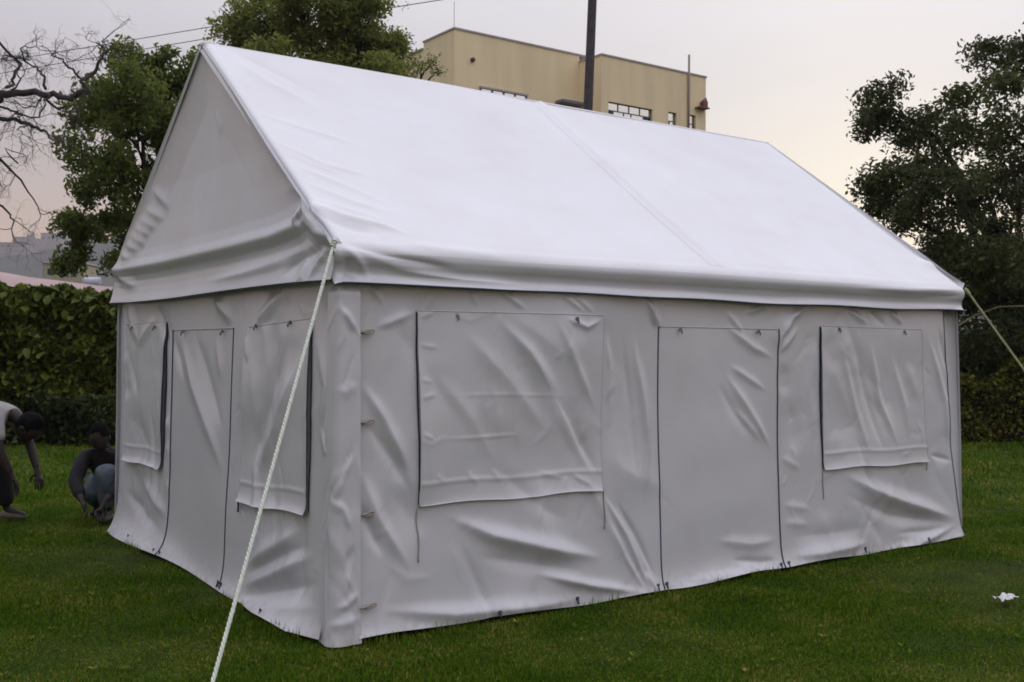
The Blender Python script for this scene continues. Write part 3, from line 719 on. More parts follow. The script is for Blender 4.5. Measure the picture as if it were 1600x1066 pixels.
LEFT_LOBES = [
  (-8.58,23.58,7.68,0.60), (-7.48,19.92,6.21,0.67), (-8.84,22.30,6.36,0.53), (-7.29,21.50,7.05,0.53), (-6.74,21.59,7.20,0.43), (-6.59,21.78,7.39,0.33), (-8.07,20.36,5.19,0.51), (-7.91,21.78,6.12,0.60), (-7.34,21.28,6.27,0.53), (-7.67,24.61,7.18,0.53), (-7.16,22.15,6.07,0.53), (-6.62,21.69,5.71,0.53), (-8.81,21.75,4.65,0.37), (-8.11,21.44,4.93,0.48), (-7.53,21.14,4.57,0.45), (-7.26,21.66,4.85,0.40), (-9.18,22.36,4.13,0.29), (-8.29,21.79,4.26,0.40), (-8.10,22.74,4.18,0.40), (-9.14,21.82,4.06,0.24), (-9.10,22.01,3.55,0.24), (-9.18,23.22,4.02,0.27), (-8.25,22.42,3.59,0.29), (-8.07,21.58,3.12,0.27), (-9.16,21.84,3.13,0.21), (-7.77,22.42,3.53,0.40), (-7.17,23.52,4.93,0.53)
]
MIDDLE_LOBES = [
  (-6.75,25.72,9.10,0.54), (-6.17,25.75,9.42,0.66), (-5.91,26.74,9.29,0.71), (-4.96,25.23,9.50,0.87), (-4.74,25.71,8.87,0.79), (-4.11,26.64,9.79,0.79), (-3.90,26.41,8.92,0.76), (-3.30,26.01,9.13,0.57), (-3.03,26.48,8.75,0.47), (-5.52,23.69,8.02,0.47), (-4.28,26.77,8.49,0.63), (-3.11,25.18,8.04,0.54), (-5.15,24.60,10.20,0.95), (-4.20,26.16,10.76,0.95), (-6.51,26.50,10.38,0.55), (-3.48,25.58,10.01,0.47), (-4.62,25.10,7.62,0.95), (-6.05,25.97,7.83,0.79)
]
RIGHT_LOBES = [
  (6.70,18.91,6.06,0.39), (6.93,20.37,6.14,0.32), (6.57,19.72,5.60,0.23), (7.01,19.16,5.66,0.46), (7.66,20.08,5.68,0.46), (7.67,18.76,5.58,0.37), (6.51,18.05,4.54,0.42), (6.81,19.56,4.43,0.30), (6.78,19.56,4.08,0.25), (6.30,18.76,4.48,0.18), (6.94,18.19,4.67,0.52), (7.10,19.21,4.03,0.52), (6.99,16.48,5.48,0.25), (8.81,19.64,7.03,0.30), (9.07,19.45,7.10,0.25), (7.98,17.33,5.85,0.39), (9.16,19.03,6.69,0.46), (7.64,18.01,5.14,0.46), (9.09,19.73,5.50,0.39), (6.89,16.95,3.94,0.69), (8.11,18.06,4.22,0.69), (9.55,19.69,4.71,0.81), (8.06,20.14,3.55,0.69), (7.45,16.83,3.01,0.81), (8.97,18.48,3.17,0.92), (8.20,19.32,2.53,0.69), (8.59,18.38,2.15,0.81), (10.49,20.59,2.49,0.92), (7.89,17.81,1.58,0.63), (9.40,19.35,1.36,0.69), (9.24,17.92,5.52,0.92), (11.13,20.38,4.59,1.15), (10.36,18.97,2.76,1.15), (9.68,18.59,6.80,0.69), (9.23,17.28,1.38,0.81)
]
BARE_LIMBS = [
  ([(-6.63,4.36), (-6.43,4.55), (-6.33,4.59), (-6.20,4.62), (-5.96,4.62), (-5.72,4.57), (-5.52,4.55), (-5.34,4.59), (-5.28,4.62)], 0.055, 0.028),
  ([(-5.28,4.62), (-5.34,4.73), (-5.21,4.85), (-5.13,4.99), (-5.06,5.12), (-5.11,5.19), (-5.18,5.23)], 0.028, 0.009),
  ([(-5.79,4.64), (-5.81,4.78), (-5.90,4.88), (-6.00,4.96), (-6.10,5.03), (-6.20,5.05)], 0.018, 0.006),
  ([(-5.72,4.57), (-5.74,4.49), (-5.67,4.42), (-5.55,4.46), (-5.42,4.44)], 0.022, 0.006),
  ([(-6.54,5.35), (-6.33,5.15), (-6.27,5.05), (-6.23,4.88), (-6.25,4.71), (-6.20,4.62)], 0.014, 0.02),
  ([(-6.63,4.30), (-6.33,4.28), (-6.16,4.26), (-6.02,4.21), (-5.89,4.18), (-5.75,4.10), (-5.67,4.01), (-5.59,3.98)], 0.035, 0.007),
  ([(-6.60,4.09), (-6.33,3.94), (-6.23,3.84), (-6.12,3.72), (-6.02,3.65), (-5.97,3.52), (-5.90,3.35), (-5.87,3.11)], 0.035, 0.006),
  ([(-5.32,4.75), (-5.42,4.85), (-5.52,4.97), (-5.66,5.02), (-5.72,5.09)], 0.016, 0.005),
  ([(-6.47,4.47), (-6.33,4.43), (-6.23,4.40), (-6.13,4.30)], 0.018, 0.008),
  ([(-6.13,4.32), (-6.00,4.35), (-5.86,4.51), (-5.82,4.56)], 0.012, 0.006),
  ([(-6.53,3.34), (-6.32,3.11), (-6.25,3.00), (-6.20,2.83)], 0.02, 0.005),
  ([(-5.28,4.62), (-5.31,4.48), (-5.36,4.34), (-5.34,4.24)], 0.014, 0.004),
  ([(-5.06,5.12), (-4.99,5.18), (-4.87,5.19)], 0.008, 0.003),
  ([(-6.02,4.21), (-6.10,4.13), (-6.02,4.06)], 0.01, 0.004),
  ([(-6.12,3.72), (-6.06,3.82), (-5.99,3.79)], 0.01, 0.004),
  ([(-5.82,4.56), (-5.92,4.44), (-6.06,4.42), (-6.26,4.47)], 0.01, 0.005),
  ([(-6.27,5.05), (-6.16,5.10), (-6.03,5.12)], 0.01, 0.004),
  ([(-6.00,4.96), (-5.97,5.08), (-5.86,5.08), (-5.76,5.12)], 0.01, 0.004),
  ([(-6.20,4.62), (-6.13,4.78), (-6.16,4.88), (-6.08,4.93)], 0.012, 0.005),
]

# ------------------------------------------------------------------ ground
def ground_sheet():
    g = np.concatenate([-np.geomspace(1900, 30, 24), np.linspace(-28, 28, 90), np.geomspace(30, 3000, 26)])
    X, Y = np.meshgrid(g + 2, g + 4, indexing='ij')
    near = np.exp(-(np.hypot(X-2, Y-2)/9)**2)
    Z = -0.012 + 0.02*np.sin(X*.9+1)*np.sin(Y*.7)*near*0.4
    n = len(g); idx = np.arange(n*n).reshape(n, n)
    F = np.stack([idx[:-1,:-1], idx[1:,:-1], idx[1:,1:], idx[:-1,1:]], -1).reshape(-1, 4)
    tag(raw('ground', np.stack([X, Y, Z], -1).reshape(-1, 3), F, M['soil'], None, True), 'short mown green lawn under the tent', None, None, 'structure')
ground_sheet()

def blades(n, dep0, dep1, h, w, seed):
    r = np.random.default_rng(seed)
    # more blades where the lawn is near
    dep = dep0*(dep1/dep0)**r.random(int(n*1.6)); lat = (r.random(len(dep))*2-1)*(dep*0.53+0.5)
    x = EYE[0] + 0.81373*lat + 0.58119*dep; y = EYE[1] - 0.58124*lat + 0.81376*dep
    inside = (x > 0.02) & (x < L-0.02) & (y > 0.02) & (y < W-0.02)
    hid = (x > 0.5) & (y > 0.5) & (x < L+4) & (y < 22) & (lat > -0.34*dep) & (lat < 0.40*dep)
    ok = ~(inside | hid); x, y, dep = x[ok][:n], y[ok][:n], dep[ok][:n]; k = len(x)
    patch = 0.75 + 0.35*np.sin(x*2.1+np.sin(y*1.7)*1.3)*np.sin(y*2.6+0.4)
    clump = np.clip(np.sin(x*5.3+2*np.sin(y*3.1))*np.sin(y*6.1+1.7*np.sin(x*2.7)), -.4, 1); patch = patch*(1+.35*clump)
    hh = h*(0.45+0.9*r.random(k))*patch*(1+0.03*(dep-dep0)); ww = w*(0.7+0.6*r.random(k))*(1+0.10*(dep-dep0))
    a = r.random(k)*2*math.pi; t = r.random(k)*1.3; b = a + r.normal(0, .5, k) + math.pi/2
    base = np.stack([x, y, np.full(k, -0.014)], 1); side = np.stack([np.cos(a), np.sin(a), 0*a], 1)*ww[:, None]*.5
    lean = np.stack([np.cos(b)*np.sin(t), np.sin(b)*np.sin(t), np.cos(t)], 1)
    mid = base + lean*hh[:, None]*.55 + np.array([0, 0, 1])*hh[:, None]*.12
    tip = base + lean*hh[:, None]
    V = np.stack([base-side, base+side, mid+side*.8, tip, mid-side*.8], 1).reshape(-1, 3)
    return V, np.arange(k*5).reshape(-1, 5)
V1, F1 = blades(330000, 4.3, 10.5, 0.026, 0.0050, 1)
V2, F2 = blades(90000, 10.0, 24.0, 0.055, 0.011, 2)
# longer tufts against the tent hem
r = np.random.default_rng(9); k = 2600
sd = r.random(k); px_ = np.where(sd < .6, r.random(k)*L, -0.10-0.03*r.random(k)); py_ = np.where(sd < .6, -0.085-0.05*r.random(k)**2, r.random(k)*W)
tuf = 0.35 + 0.65*(np.sin(px_*5+py_*7)+np.sin(px_*13.1+py_*9) > 0.55)
a = r.random(k)*6.28; t = r.random(k)*.55; hh = (0.03+0.055*r.random(k))*tuf
base = np.stack([px_, py_, np.full(k, -.014)], 1); sdv = np.stack([np.cos(a), np.sin(a), 0*a], 1)*.0024
ln = np.stack([-np.sin(a)*np.sin(t), np.cos(a)*np.sin(t), np.cos(t)], 1)*hh[:, None]
V3 = np.stack([base-sdv, base+sdv, base+ln*.6+sdv*.7, base+ln, base+ln*.6-sdv*.7], 1).reshape(-1, 3); F3 = np.arange(k*5).reshape(-1, 5)
# broad-leaved weeds scattered through the lawn
r = np.random.default_rng(19); wv = []
for _ in range(230):
    dep = 4.4*(13/4.4)**r.random(); lat = (r.random()*2-1)*dep*.52; c0 = site(lat, dep, 0.004)
    if -0.15 < c0[0] < L+.1 and -0.15 < c0[1] < W+.1: continue
    for q in range(int(r.integers(4, 9))):
        a = r.random()*6.28; l_ = .014+.022*r.random(); e = .25+.5*r.random(); d_ = np.array([math.cos(a)*math.cos(e), math.sin(a)*math.cos(e), math.sin(e)]); s_ = np.array([-math.sin(a), math.cos(a), 0])*l_*.30
        wv += [c0, c0+d_*l_*.5-s_, c0+d_*l_*.85-s_*.6, c0+d_*l_, c0+d_*l_*.5+s_]
V4 = np.array(wv); F4 = np.arange(len(V4)).reshape(-1, 5)
V3, F3 = np.concatenate([V3, V4]), np.concatenate([F3, F4+len(V3)])
Vg = np.concatenate([V1, V2, V3]); Fg = np.concatenate([F1, F2+len(V1), F3+len(V1)+len(V2)])
tag(raw('grass', Vg, Fg, M['grass']), 'short dark green lawn grass around the white tent', 'grass', None, 'stuff')

# ------------------------------------------------------------------ foliage
def leaves(C, size, seed, up=0.5, droop=0.0, jit=0.35, aspect=0.46, out=None):
    """C (n,3) leaf positions -> folded four-point leaves"""
    r = np.random.default_rng(seed); n = len(C)
    d = r.normal(0, 1, (n, 3)); d[:, 2] = d[:, 2]*.85 - droop*.8
    if out is not None: d += out
    d /= np.linalg.norm(d, axis=1)[:, None]
    nn = r.normal(0, 1, (n, 3)); nn[:, 2] += up*2.4; 
    s = np.cross(d, nn); s /= np.linalg.norm(s, axis=1)[:, None] + 1e-9
    u = np.cross(s, d)
    ln = size*(1-jit+2*jit*r.random(n))[:, None]; w = ln*aspect*.5
    b = C - d*ln*.5
    V = np.stack([b, b + d*ln*.45 + s*w + u*ln*.10, b + d*ln - u*ln*.08, b + d*ln*.45 - s*w + u*ln*.10], 1).reshape(-1, 3)
    F = np.arange(n*4).reshape(-1, 4)
    return V, F
def crown_points(lobes, per, spread, seed, fill=0.35, flat=0.85, dens=11):
    """clumps of leaves spread over and through the lobes"""
    r = np.random.default_rng(seed); out = []
    for (lat, dep, z, rad_) in lobes:
        c = site(lat, dep, z); nclump = max(5, int(dens*(rad_/0.5)**1.7))
        for _ in range(nclump):
            v = r.normal(0, 1, 3); v /= np.linalg.norm(v)
            q = rad_*(1-fill*r.random()**1.5)
            cc = c + v*q*np.array([1, 1, flat]); m_ = int(per*(0.6+0.8*r.random()))
            out.append(cc + np.clip(r.normal(0, 1, (m_, 3)), -1.7, 1.7)*spread*np.array([1, 1, .75])*(0.7+0.6*r.random()))
    return np.concatenate(out)
def limb(mb, a, b, r0, r1, seed, n=9, wob=0.06, nb=7):
    r = np.random.default_rng(seed); a, b = np.array(a, float), np.array(b, float); t = np.linspace(0, 1, n)[:, None]
    P = a + (b-a)*t; ln = np.linalg.norm(b-a)
    w = np.cumsum(r.normal(0, 1, (n, 3)), 0)*wob*ln/3; w -= w[0] + (w[-1]-w[0])*t; P += w
    P[:, 2] += 0.10*ln*np.sin(math.pi*t[:, 0])
    mb.tube(P, np.linspace(r0, r1, n), nb); return P
def tree(name, base, fork, lobes, trunk_r, per, spread, size, mat, seed, label, up=.5, droop=0.0, aspect=.46, fill=.35, group=None, nlimb=14, dens=11):
    t = empty(name, tuple(base), label, 'tree', group)
    mb = MB(); base, fork = np.array(base, float), np.array(fork, float)
    n = 10; tt = np.linspace(0, 1, n)[:, None]; P = base + (fork-base)*tt; r = np.random.default_rng(seed)
    P[1:-1] += r.normal(0, .04, (n-2, 3)); rr = trunk_r*(1.0-0.45*tt[:, 0]); rr[0] *= 1.5; rr[1] *= 1.15
    mb.tube(P, rr, 10)
    tr = mb.build('trunk', M['bark'], t, True)
    lm = MB(); order = sorted(range(len(lobes)), key=lambda i: -lobes[i][3])
    for q, i in enumerate(order[:nlimb]):
        c = site(*lobes[i][:3]); s_ = P[-1 - (q % 3)]
        pl_ = limb(lm, s_, c, trunk_r*.38, trunk_r*.08, seed*50+q, wob=.09, nb=6)
        for k2 in range(4):
            e = c + r.normal(0, 1, 3)*lobes[i][3]*.7; limb(lm, pl_[5+k2 % 4], e, trunk_r*.13, trunk_r*.03, seed*99+q*7+k2, n=6, nb=5)
    lm.build('limbs', M['bark'], t, True)
    C = crown_points(lobes, per, spread, seed+1, fill, .85, dens)
    V, F = leaves(C, size, seed+2, up, droop, aspect=aspect)
    c = raw('crown', V, F, M[mat], t); c['kind'] = 'stuff'
    return t
tree('leafy_tree', site(-6.6, 22.3, 0), site(-7.0, 22.3, 3.4), LEFT_LOBES, 0.17, 120, 0.15, 0.125, 'leaf_left', 31, 'tall leafy tree with sky gaps rising just left of the tent peak', droop=.6, group='trees round the lawn', fill=.5)
tree('leafy_tree', site(-4.6, 26, 0), site(-4.7, 26, 6.2), MIDDLE_LOBES, 0.30, 125, 0.18, 0.125, 'leaf_mid', 41, 'dense olive green tree crown rising above the tent ridge at top', up=.9, droop=.4, group='trees round the lawn', fill=.45, dens=11)
tree('leafy_tree', site(9.6, 19.6, 0), site(9.3, 19.4, 2.4), RIGHT_LOBES, 0.26, 100, 0.15, 0.10, 'leaf_dark', 51, 'big dark tree with a ragged crown behind the right tent end', up=.5, droop=.2, group='trees round the lawn', fill=.7, nlimb=20, dens=12)
tree('leafy_tree', site(-3.6, 38, 0), site(-3.5, 38, 10.9), [(-3.3,38,11.75,.30),(-2.95,37.8,11.85,.22),(-3.65,38.2,11.5,.30),(-2.75,38,11.5,.18),(-4.2,38.3,11.2,.5)], 0.12, 16, 0.13, 0.12, 'leaf_left', 61, 'slim tree with a sparse bent top in front of the ochre building', group='trees round the lawn', nlimb=5)

# bare tree: trunk off to the left, limbs reaching in
bt = empty('bare_tree', tuple(site(-7.6, 13, 0)), 'leafless tree reaching crooked branches in from the left edge', 'tree', 'trees round the lawn')
tp = [site(-7.6,13,-.05), site(-7.58,13.05,1.2), site(-7.45,12.95,2.4), site(-7.2,13,3.4), site(-7.0,13.05,4.2), site(-6.9,13.0,5.2), site(-6.75,13.1,6.0)]
MB().tube(tp, [.26,.20,.18,.16,.13,.09,.05], 12).build('trunk', M['barebark'], bt, True)
lm = MB(); tw = MB(); r = np.random.default_rng(77)
def twig(p, d, ln, rr, lev):
    n = 6; P = [np.array(p, float)]; d = np.array(d, float); d /= np.linalg.norm(d)
    for i in range(n):
        d = d + r.normal(0, .30, 3) + np.array([0, 0, -.05]); d /= np.linalg.norm(d); P.append(P[-1] + d*ln/n)
    tw.tube(P, np.linspace(rr, rr*.4, n+1), 4)
    if lev > 0:
        for i in (2, 3, 4, 5, 6):
            if r.random() < .75: twig(P[i], d + r.normal(0, .9, 3), ln*(.45+.3*r.random()), max(rr*.5, .0014), lev-1)
for q, (pts, ra, rb) in enumerate(BARE_LIMBS):
    off = r.normal(0, .25); n = len(pts)
    P = np.array([site(p[0], 13 + off*math.sin(math.pi*i/max(1, n-1))*1.0 + 0.05*r.normal(), p[1]) for i, p in enumerate(pts)])
    if pts[0][0] < -6.4:                                   # grows out of the trunk
        P = np.vstack([site(-7.05 if pts[0][1] > 4 else -7.3, 13, pts[0][1]-0.35), P]); n += 1
    t = np.linspace(0, 1, n); t2 = np.linspace(0, 1, (n-1)*3+1)
    Q = np.stack([np.interp(t2, t, P[:, k]) for k in range(3)], 1); Q[1:-1] += r.normal(0, .010, (len(Q)-2, 3))
    lm.tube(Q, np.interp(t2, [0, 1], [ra*1.05, rb*1.0]), 7)
    for i in range(2, len(Q)):
        if r.random() < .40:
            d = (Q[i]-Q[i-1]); d /= np.linalg.norm(d) + 1e-9
            twig(Q[i], d + r.normal(0, .9, 3), .18 + .28*r.random(), .0055, 2)
    twig(Q[-1], Q[-1]-Q[-2], .3, .005, 2)
lm.build('limbs', M['barebark'], bt, True); tw.build('twigs', M['barebark'], bt)

# ------------------------------------------------------------------ hedges
def hedge(name, lat0, lat1, dep, depth, h, n, size, mat, seed, label, big=0, cat='hedge', bumps=.10, h_of=None, bigsize=.15):
    c = site((lat0+lat1)/2, dep+depth/2, 0); t = empty(name, tuple(c), label, cat, 'hedges round the lawn')
    r = np.random.default_rng(seed)
    def top(lat): return h*(1 + bumps*.5*np.sin(lat*2.3+seed)+bumps*.4*np.sin(lat*6.1+1)) if h_of is None else h_of(lat)
    def face(lat, z): return dep + .10*np.sin(lat*3.1+z*2+seed) + .07*np.sin(lat*8+z*5) + .06*np.sin(z*9+lat*2)
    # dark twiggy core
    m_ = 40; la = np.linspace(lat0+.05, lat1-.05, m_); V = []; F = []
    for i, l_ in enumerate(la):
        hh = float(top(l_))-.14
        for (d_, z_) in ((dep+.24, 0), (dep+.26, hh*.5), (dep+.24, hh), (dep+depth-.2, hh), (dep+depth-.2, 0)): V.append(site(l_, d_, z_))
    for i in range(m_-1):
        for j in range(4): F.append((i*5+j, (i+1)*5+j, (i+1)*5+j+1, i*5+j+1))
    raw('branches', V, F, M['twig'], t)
    nf = int(n*.72); la = lat0 + (lat1-lat0)*r.random(nf); z = np.array(top(la))*r.random(nf)**.85; d_ = face(la, z) + .22*r.random(nf)**1.4 - .03
    nt_ = n-nf; lb = lat0 + (lat1-lat0)*r.random(nt_); db = dep + depth*r.random(nt_); zb = np.array(top(lb)) + .05*np.sin(lb*11+db*7) - .12*r.random(nt_)
    C = np.array([site(a, b, c_) for a, b, c_ in zip(np.concatenate([la, lb]), np.concatenate([d_, db]), np.concatenate([z, zb]))])
    front = -np.array([0.58119, 0.81376, 0])*.5
    V, F = leaves(C, size, seed+1, .5, .6, aspect=.62, out=front)
    f = raw('foliage', V, F, M[mat], t); f['kind'] = 'stuff'
    if big:
        protos = []
        for q in range(6):
            ms = [np.array([0,0,0]), np.array([.16,-.26,.05]), np.array([.5,-.34,.06]), np.array([.8,-.18,.0]), np.array([1,0,-.10]), np.array([.8,.18,.0]), np.array([.5,.34,.06]), np.array([.16,.26,.05])]
            ms = [p*(1+.1*r.normal()) for p in ms]; ctr = np.array([.5, 0, -.01]); VV = ms + [ctr]
            me = bpy.data.meshes.new('leaf'); me.from_pydata([tuple(p) for p in VV], [], [(i, (i+1) % 8, 8) for i in range(8)]); me.materials.append(M[mat]); protos.append(me)
        for q in range(big):
            l_ = lat0 + (lat1-lat0)*r.random(); z_ = float(top(l_))*(1-.62*r.random()**1.3); p = site(l_, face(l_, z_)-.07, z_)
            o = bpy.data.objects.new('leaf', protos[q % 6]); COL.objects.link(o); o.parent = t
            o.matrix_parent_inverse = world_of(t).inverted(); o.location = p
            s = bigsize*(.7+.6*r.random()); o.scale = (s, s, s)
            # tips hang, faces turned up and out to the lawn
            o.rotation_euler = (r.normal(0, .5), .75 + r.normal(0, .35), math.atan2(-0.81, -0.58) + r.normal(0, .8))
    return t
hedge('leafy_hedge', -10.2, -4.9, 16.4, 1.3, 2.34, 30000, .115, 'leaf_hedge', 101, 'tall broad-leaved hedge with yellow-green leaves left of the tent', big=280, bumps=.05, bigsize=.145)
hedge('border_shrubs', -9.6, -4.6, 15.5, .7, .62, 6500, .085, 'leaf_low', 111, 'low dark border plants at the foot of the tall left hedge', bumps=.35)
hedge('clipped_hedge', 6.2, 11.5, 17.2, 1.2, 1.0, 9500, .075, 'leaf_box', 121, 'low clipped hedge behind the lawn right of the tent', bumps=.45)
hedge('dark_shrubs', 6.0, 12.0, 18.8, 1.0, 1.75, 9000, .10, 'leaf_dark', 131, 'dark shrubs under the big right tree behind the clipped hedge', bumps=.25)
# dry arching branch in front of the shrubs
MB().tube([site(6.7,17.0,.6), site(6.75,17.0,1.3), site(7.0,16.95,1.78), site(7.4,16.9,2.05), site(7.8,16.9,2.2), site(8.3,16.95,2.22), site(8.8,17,2.1)], [.022,.02,.018,.016,.014,.012,.008], 7).build('dry_branch', plain('dry_branch', (.20,.17,.08), .9, .3, 12), None, True)
tag(COL.objects[-1], 'bare yellowish branch arching in front of the dark right shrubs', 'branch')

# ------------------------------------------------------------------ ochre building
bd = empty('ochre_building', (20.09, 30.75, 0), 'ochre stucco building with flat roof standing behind the tent', 'building')
def box(name, a, b, mat, parent): return MB().box(a, b).build(name, M[mat], parent)
X0, Y0, X1, XE, Y1 = 20.09, 30.75, 26.5, 32.72, 29.25
wl = box('main_block', (X0, Y0, 0), (X1, 33.13, 14.20), 'stucco', bd)
box('coping', (X0-.04, Y0-.04, 14.20), (X1+.5, 33.17, 14.27), 'coping', bd)
box('rear_block', (X0+.003, 33.135, 0), (X1, 42, 13.92), 'stucco', bd)
box('coping', (X0-.06, 33.18, 13.92), (X1+.2, 42.06, 13.99), 'coping', bd)
# right block, front wall built round its window openings
wins = [(26.88, 29.42, 10.6, 11.97), (30.38, 30.88, 10.4, 12.02), (31.60, 32.08, 10.4, 12.06)]
ZT = 13.90; T = .28
rb = box('side_wall', (X1-.005, Y1, 0), (26.885, 38, ZT), 'stucco', bd)
box('side_wall', (32.08, Y1, 0), (XE, 38, ZT), 'stucco', bd)
box('rear_wall', (26.885, 37.7, 0), (32.08, 38, ZT), 'stucco', bd)
box('roof_slab', (26.885, Y1+.02, 13.3), (32.08, 37.7, 13.5), 'coping', bd)
cuts = [26.885, 29.42, 30.38, 30.88, 31.60, 32.08]
tops = [12.0, None, 12.04, None, 12.09]
for i in range(5):
    a, b = cuts[i], cuts[i+1]
    if tops[i] is None: box('front_wall', (a, Y1, 0), (b, Y1+T, ZT), 'stucco', bd)
    else:
        box('front_wall', (a, Y1, tops[i]), (b, Y1+T, ZT), 'stucco', bd); box('front_wall', (a, Y1, 0), (b, Y1+T, 10.3), 'stucco', bd)
box('coping', (X1-.04, Y1-.04, ZT), (XE+.04, 38.04, ZT+.07), 'coping', bd)
def glaze(x0, x1, z0, z1, rows):
    """rows: list of (ztop, [(xa, xb, material)])"""
    y = Y1+.10; t = .03
    fr = MB(); fr.box((x0, y, z0), (x0+t, y+.07, z1)); fr.box((x1-t, y, z0), (x1, y+.07, z1)); fr.box((x0+t, y+.001, z1-t), (x1-t, y+.069, z1))
    wi = None
    panes = []
    for (za, zb, cells) in rows:
        fr.box((x0+t, y+.002, za-.02), (x1-t, y+.068, za+.02))
        for (xa, xb, mt) in cells:
            fr.box((xb-.02, y+.003, za+.02), (xb+.02, y+.067, zb-.02)) if xb < x1-.05 else None
            panes.append((xa, xb, za+.02, zb-.02, mt))
    wi = fr.build('window', M['frame'], bd)
    for (xa, xb, za, zb, mt) in panes: MB().box((xa+.02, y+.03, za), (xb-.02, y+.04, zb)).build('pane', M[mt], wi)
    box('window_back', (x0, y+.45, z0), (x1, y+.5, z1), 'twig', bd)
c = np.linspace(26.9, 29.4, 5)
glaze(26.885, 29.42, 10.3, 12.0, [(11.66, 12.0, [(c[0],c[1],'glass'),(c[1],c[2],'glass'),(c[2],c[3],'glass'),(c[3],c[4],'glass')]), (10.3, 11.66, [(26.9,27.25,'darkglass'),(27.25,27.85,'glass'),(27.85,28.28,'glass'),(28.28,29.0,'glass'),(29.0,29.4,'darkglass')])])
glaze(30.38, 30.88, 10.3, 12.04, [(11.66, 12.04, [(30.4,30.86,'glass')]), (10.3, 11.66, [(30.4,30.55,'darkglass'),(30.55,30.86,'glass')])])
glaze(31.60, 32.08, 10.3, 12.09, [(11.7, 12.09, [(31.62,32.06,'glass')]), (10.3, 11.7, [(31.62,31.76,'darkglass'),(31.76,32.06,'glass')])])
# main block: long window head and the metal rail just over the tent ridge
box('window_lintel', (21.3, Y0-.10, 12.02), (23.7, Y0-.003, 12.10), 'coping', bd)
for i in range(5): box('mullion', (21.32+i*.57, Y0-.07, 10.9), (21.38+i*.57, Y0-.003, 12.02), 'frame', bd)
for i in range(4): box('pane', (21.385+i*.57, Y0-.03, 10.9), (21.885+i*.57, Y0-.004, 12.015), 'glass', bd)
box('canopy', (25.2, Y0-.5, 11.95), (26.45, Y0-.003, 12.06), 'frame', bd)
# round vent
a = np.linspace(0, 2*math.pi, 15)[:-1]
vm = MB(); vm.tube([(20.95, Y0+.002, 13.1), (20.95, Y0-.10, 13.1)], .09, 12); vm.build('vent', plain('vent', (.10,.05,.05), .8), bd, True)
MB().tube([(20.11, Y0+.05, 14.3), (20.11, Y0+.05, 15.3)], .010, 6).build('antenna', M['frame'], bd)
MB().tube([(31.58, Y1-.06, 10.0), (31.58, Y1-.06, 14.75)], .05, 8).build('drain_pipe', plain('drain_pipe', (.25,.19,.15), .7), bd, True)
ac = MB(); ac.box((32.02, Y1-.35, 12.40), (32.62, Y1-.003, 12.46)); ac.box((32.30, Y1-.30, 12.46), (32.55, Y1-.05, 12.72)); ac.add([(32.30,Y1-.3,12.72),(32.55,Y1-.3,12.72),(32.55,Y1-.05,12.72),(32.30,Y1-.05,12.72),(32.52,Y1-.2,12.95)], [(0,1,4),(1,2,4),(2,3,4),(3,0,4)])
ac.build('bracket_box', plain('bracket_box', (.16,.06,.06), .7), bd)

# ------------------------------------------------------------------ utility pole and wires
up = empty('utility_pole', tuple(site(2.2, 33, 0)), 'dark wooden utility pole rising behind the tent ridge', 'utility pole')
pb, ptp = site(2.02, 33, -.2), site(2.50, 32.9, 14.2)
MB().tube([pb + (ptp-pb)*t for t in np.linspace(0, 1, 9)], np.linspace(.17, .135, 9), 12).build('post', M['pole'], up, True)
arm = site(2.46, 32.9, 13.4); dv = np.array([0.58119, 0.81376, 0])
MB().tube([arm - dv*.7, arm + dv*.7], .06, 6).build('crossarm', M['pole'], up)
for s_ in (-.55, .55): MB().tube([arm + dv*s_ + np.array([0,0,.04]), arm + dv*s_ + np.array([0,0,.22])], [.03,.05], 8).build('insulator', M['coping'], up)
def wire(pts, label):
    P = np.array([site(*p) for p in pts]); t = np.linspace(0, 1, len(P)); q = np.linspace(0, 1, 60)
    c = [np.polyfit(t, P[:, k], min(3, len(P)-1)) for k in range(3)]
    tag(MB().tube(np.stack([np.polyval(c[k], q) for k in range(3)], 1), .016, 5).build('power_line', M['wire'], None, True), label, 'wire', 'power lines')
wire([(2.42,32.91,13.61), (-5.16,37.91,14.01), (-11.81,41.91,14.27), (-19.63,45.91,14.32), (-35.47,52.91,14.06)], 'upper thin power line crossing the sky over the bare branches')
wire([(2.42,32.92,13.17), (-2.52,36.42,13.53), (-4.69,37.91,13.71), (-12.47,42.41,13.90), (-14.91,43.91,13.94), (-35.46,52.91,13.45)], 'lower thin power line meeting the sky beside the middle tree')

# ------------------------------------------------------------------ beyond the hedge
M['pinkroof'] = plain('pink_sheet_roof', (.42,.29,.27), .7, .12, 1.5)
M['brownfascia'] = plain('brown_fascia', (.045,.025,.022), .8)
sh = empty('shed', tuple(site(-12, 27, 0)), 'low shed with a curved pinkish roof behind the left hedge', 'shed')
cl = [(-16.5,3.72),(-14.5,3.52),(-13.4,3.38),(-12.63,3.28),(-12.0,3.17),(-11.37,3.10),(-10.7,3.02),(-10.11,2.95),(-9.2,2.93),(-7.5,2.92)]
V = []; F = []
for i, (la, z) in enumerate(cl):
    V += [site(la, 24.6, z-.40), site(la, 26.2, z), site(la, 29.5, z-.35)]
for i in range(len(cl)-1):
    for j in range(2): F.append((i*3+j, (i+1)*3+j, (i+1)*3+j+1, i*3+j+1))
rf = raw('roof', V, F, M['pinkroof'], sh)
md = rf.modifiers.new('thick', 'SOLIDIFY'); md.thickness = .06; md.offset = -1
MB().tube([site(a, 24.58, z-.50) for a, z in cl], .09, 6).build('fascia', M['brownfascia'], sh)
V = []; F = []
for i, (la, z) in enumerate(cl): V += [site(la, 24.9, 0), site(la, 24.9, z-.42), site(la, 29.3, z-.42), site(la, 29.3, 0)]
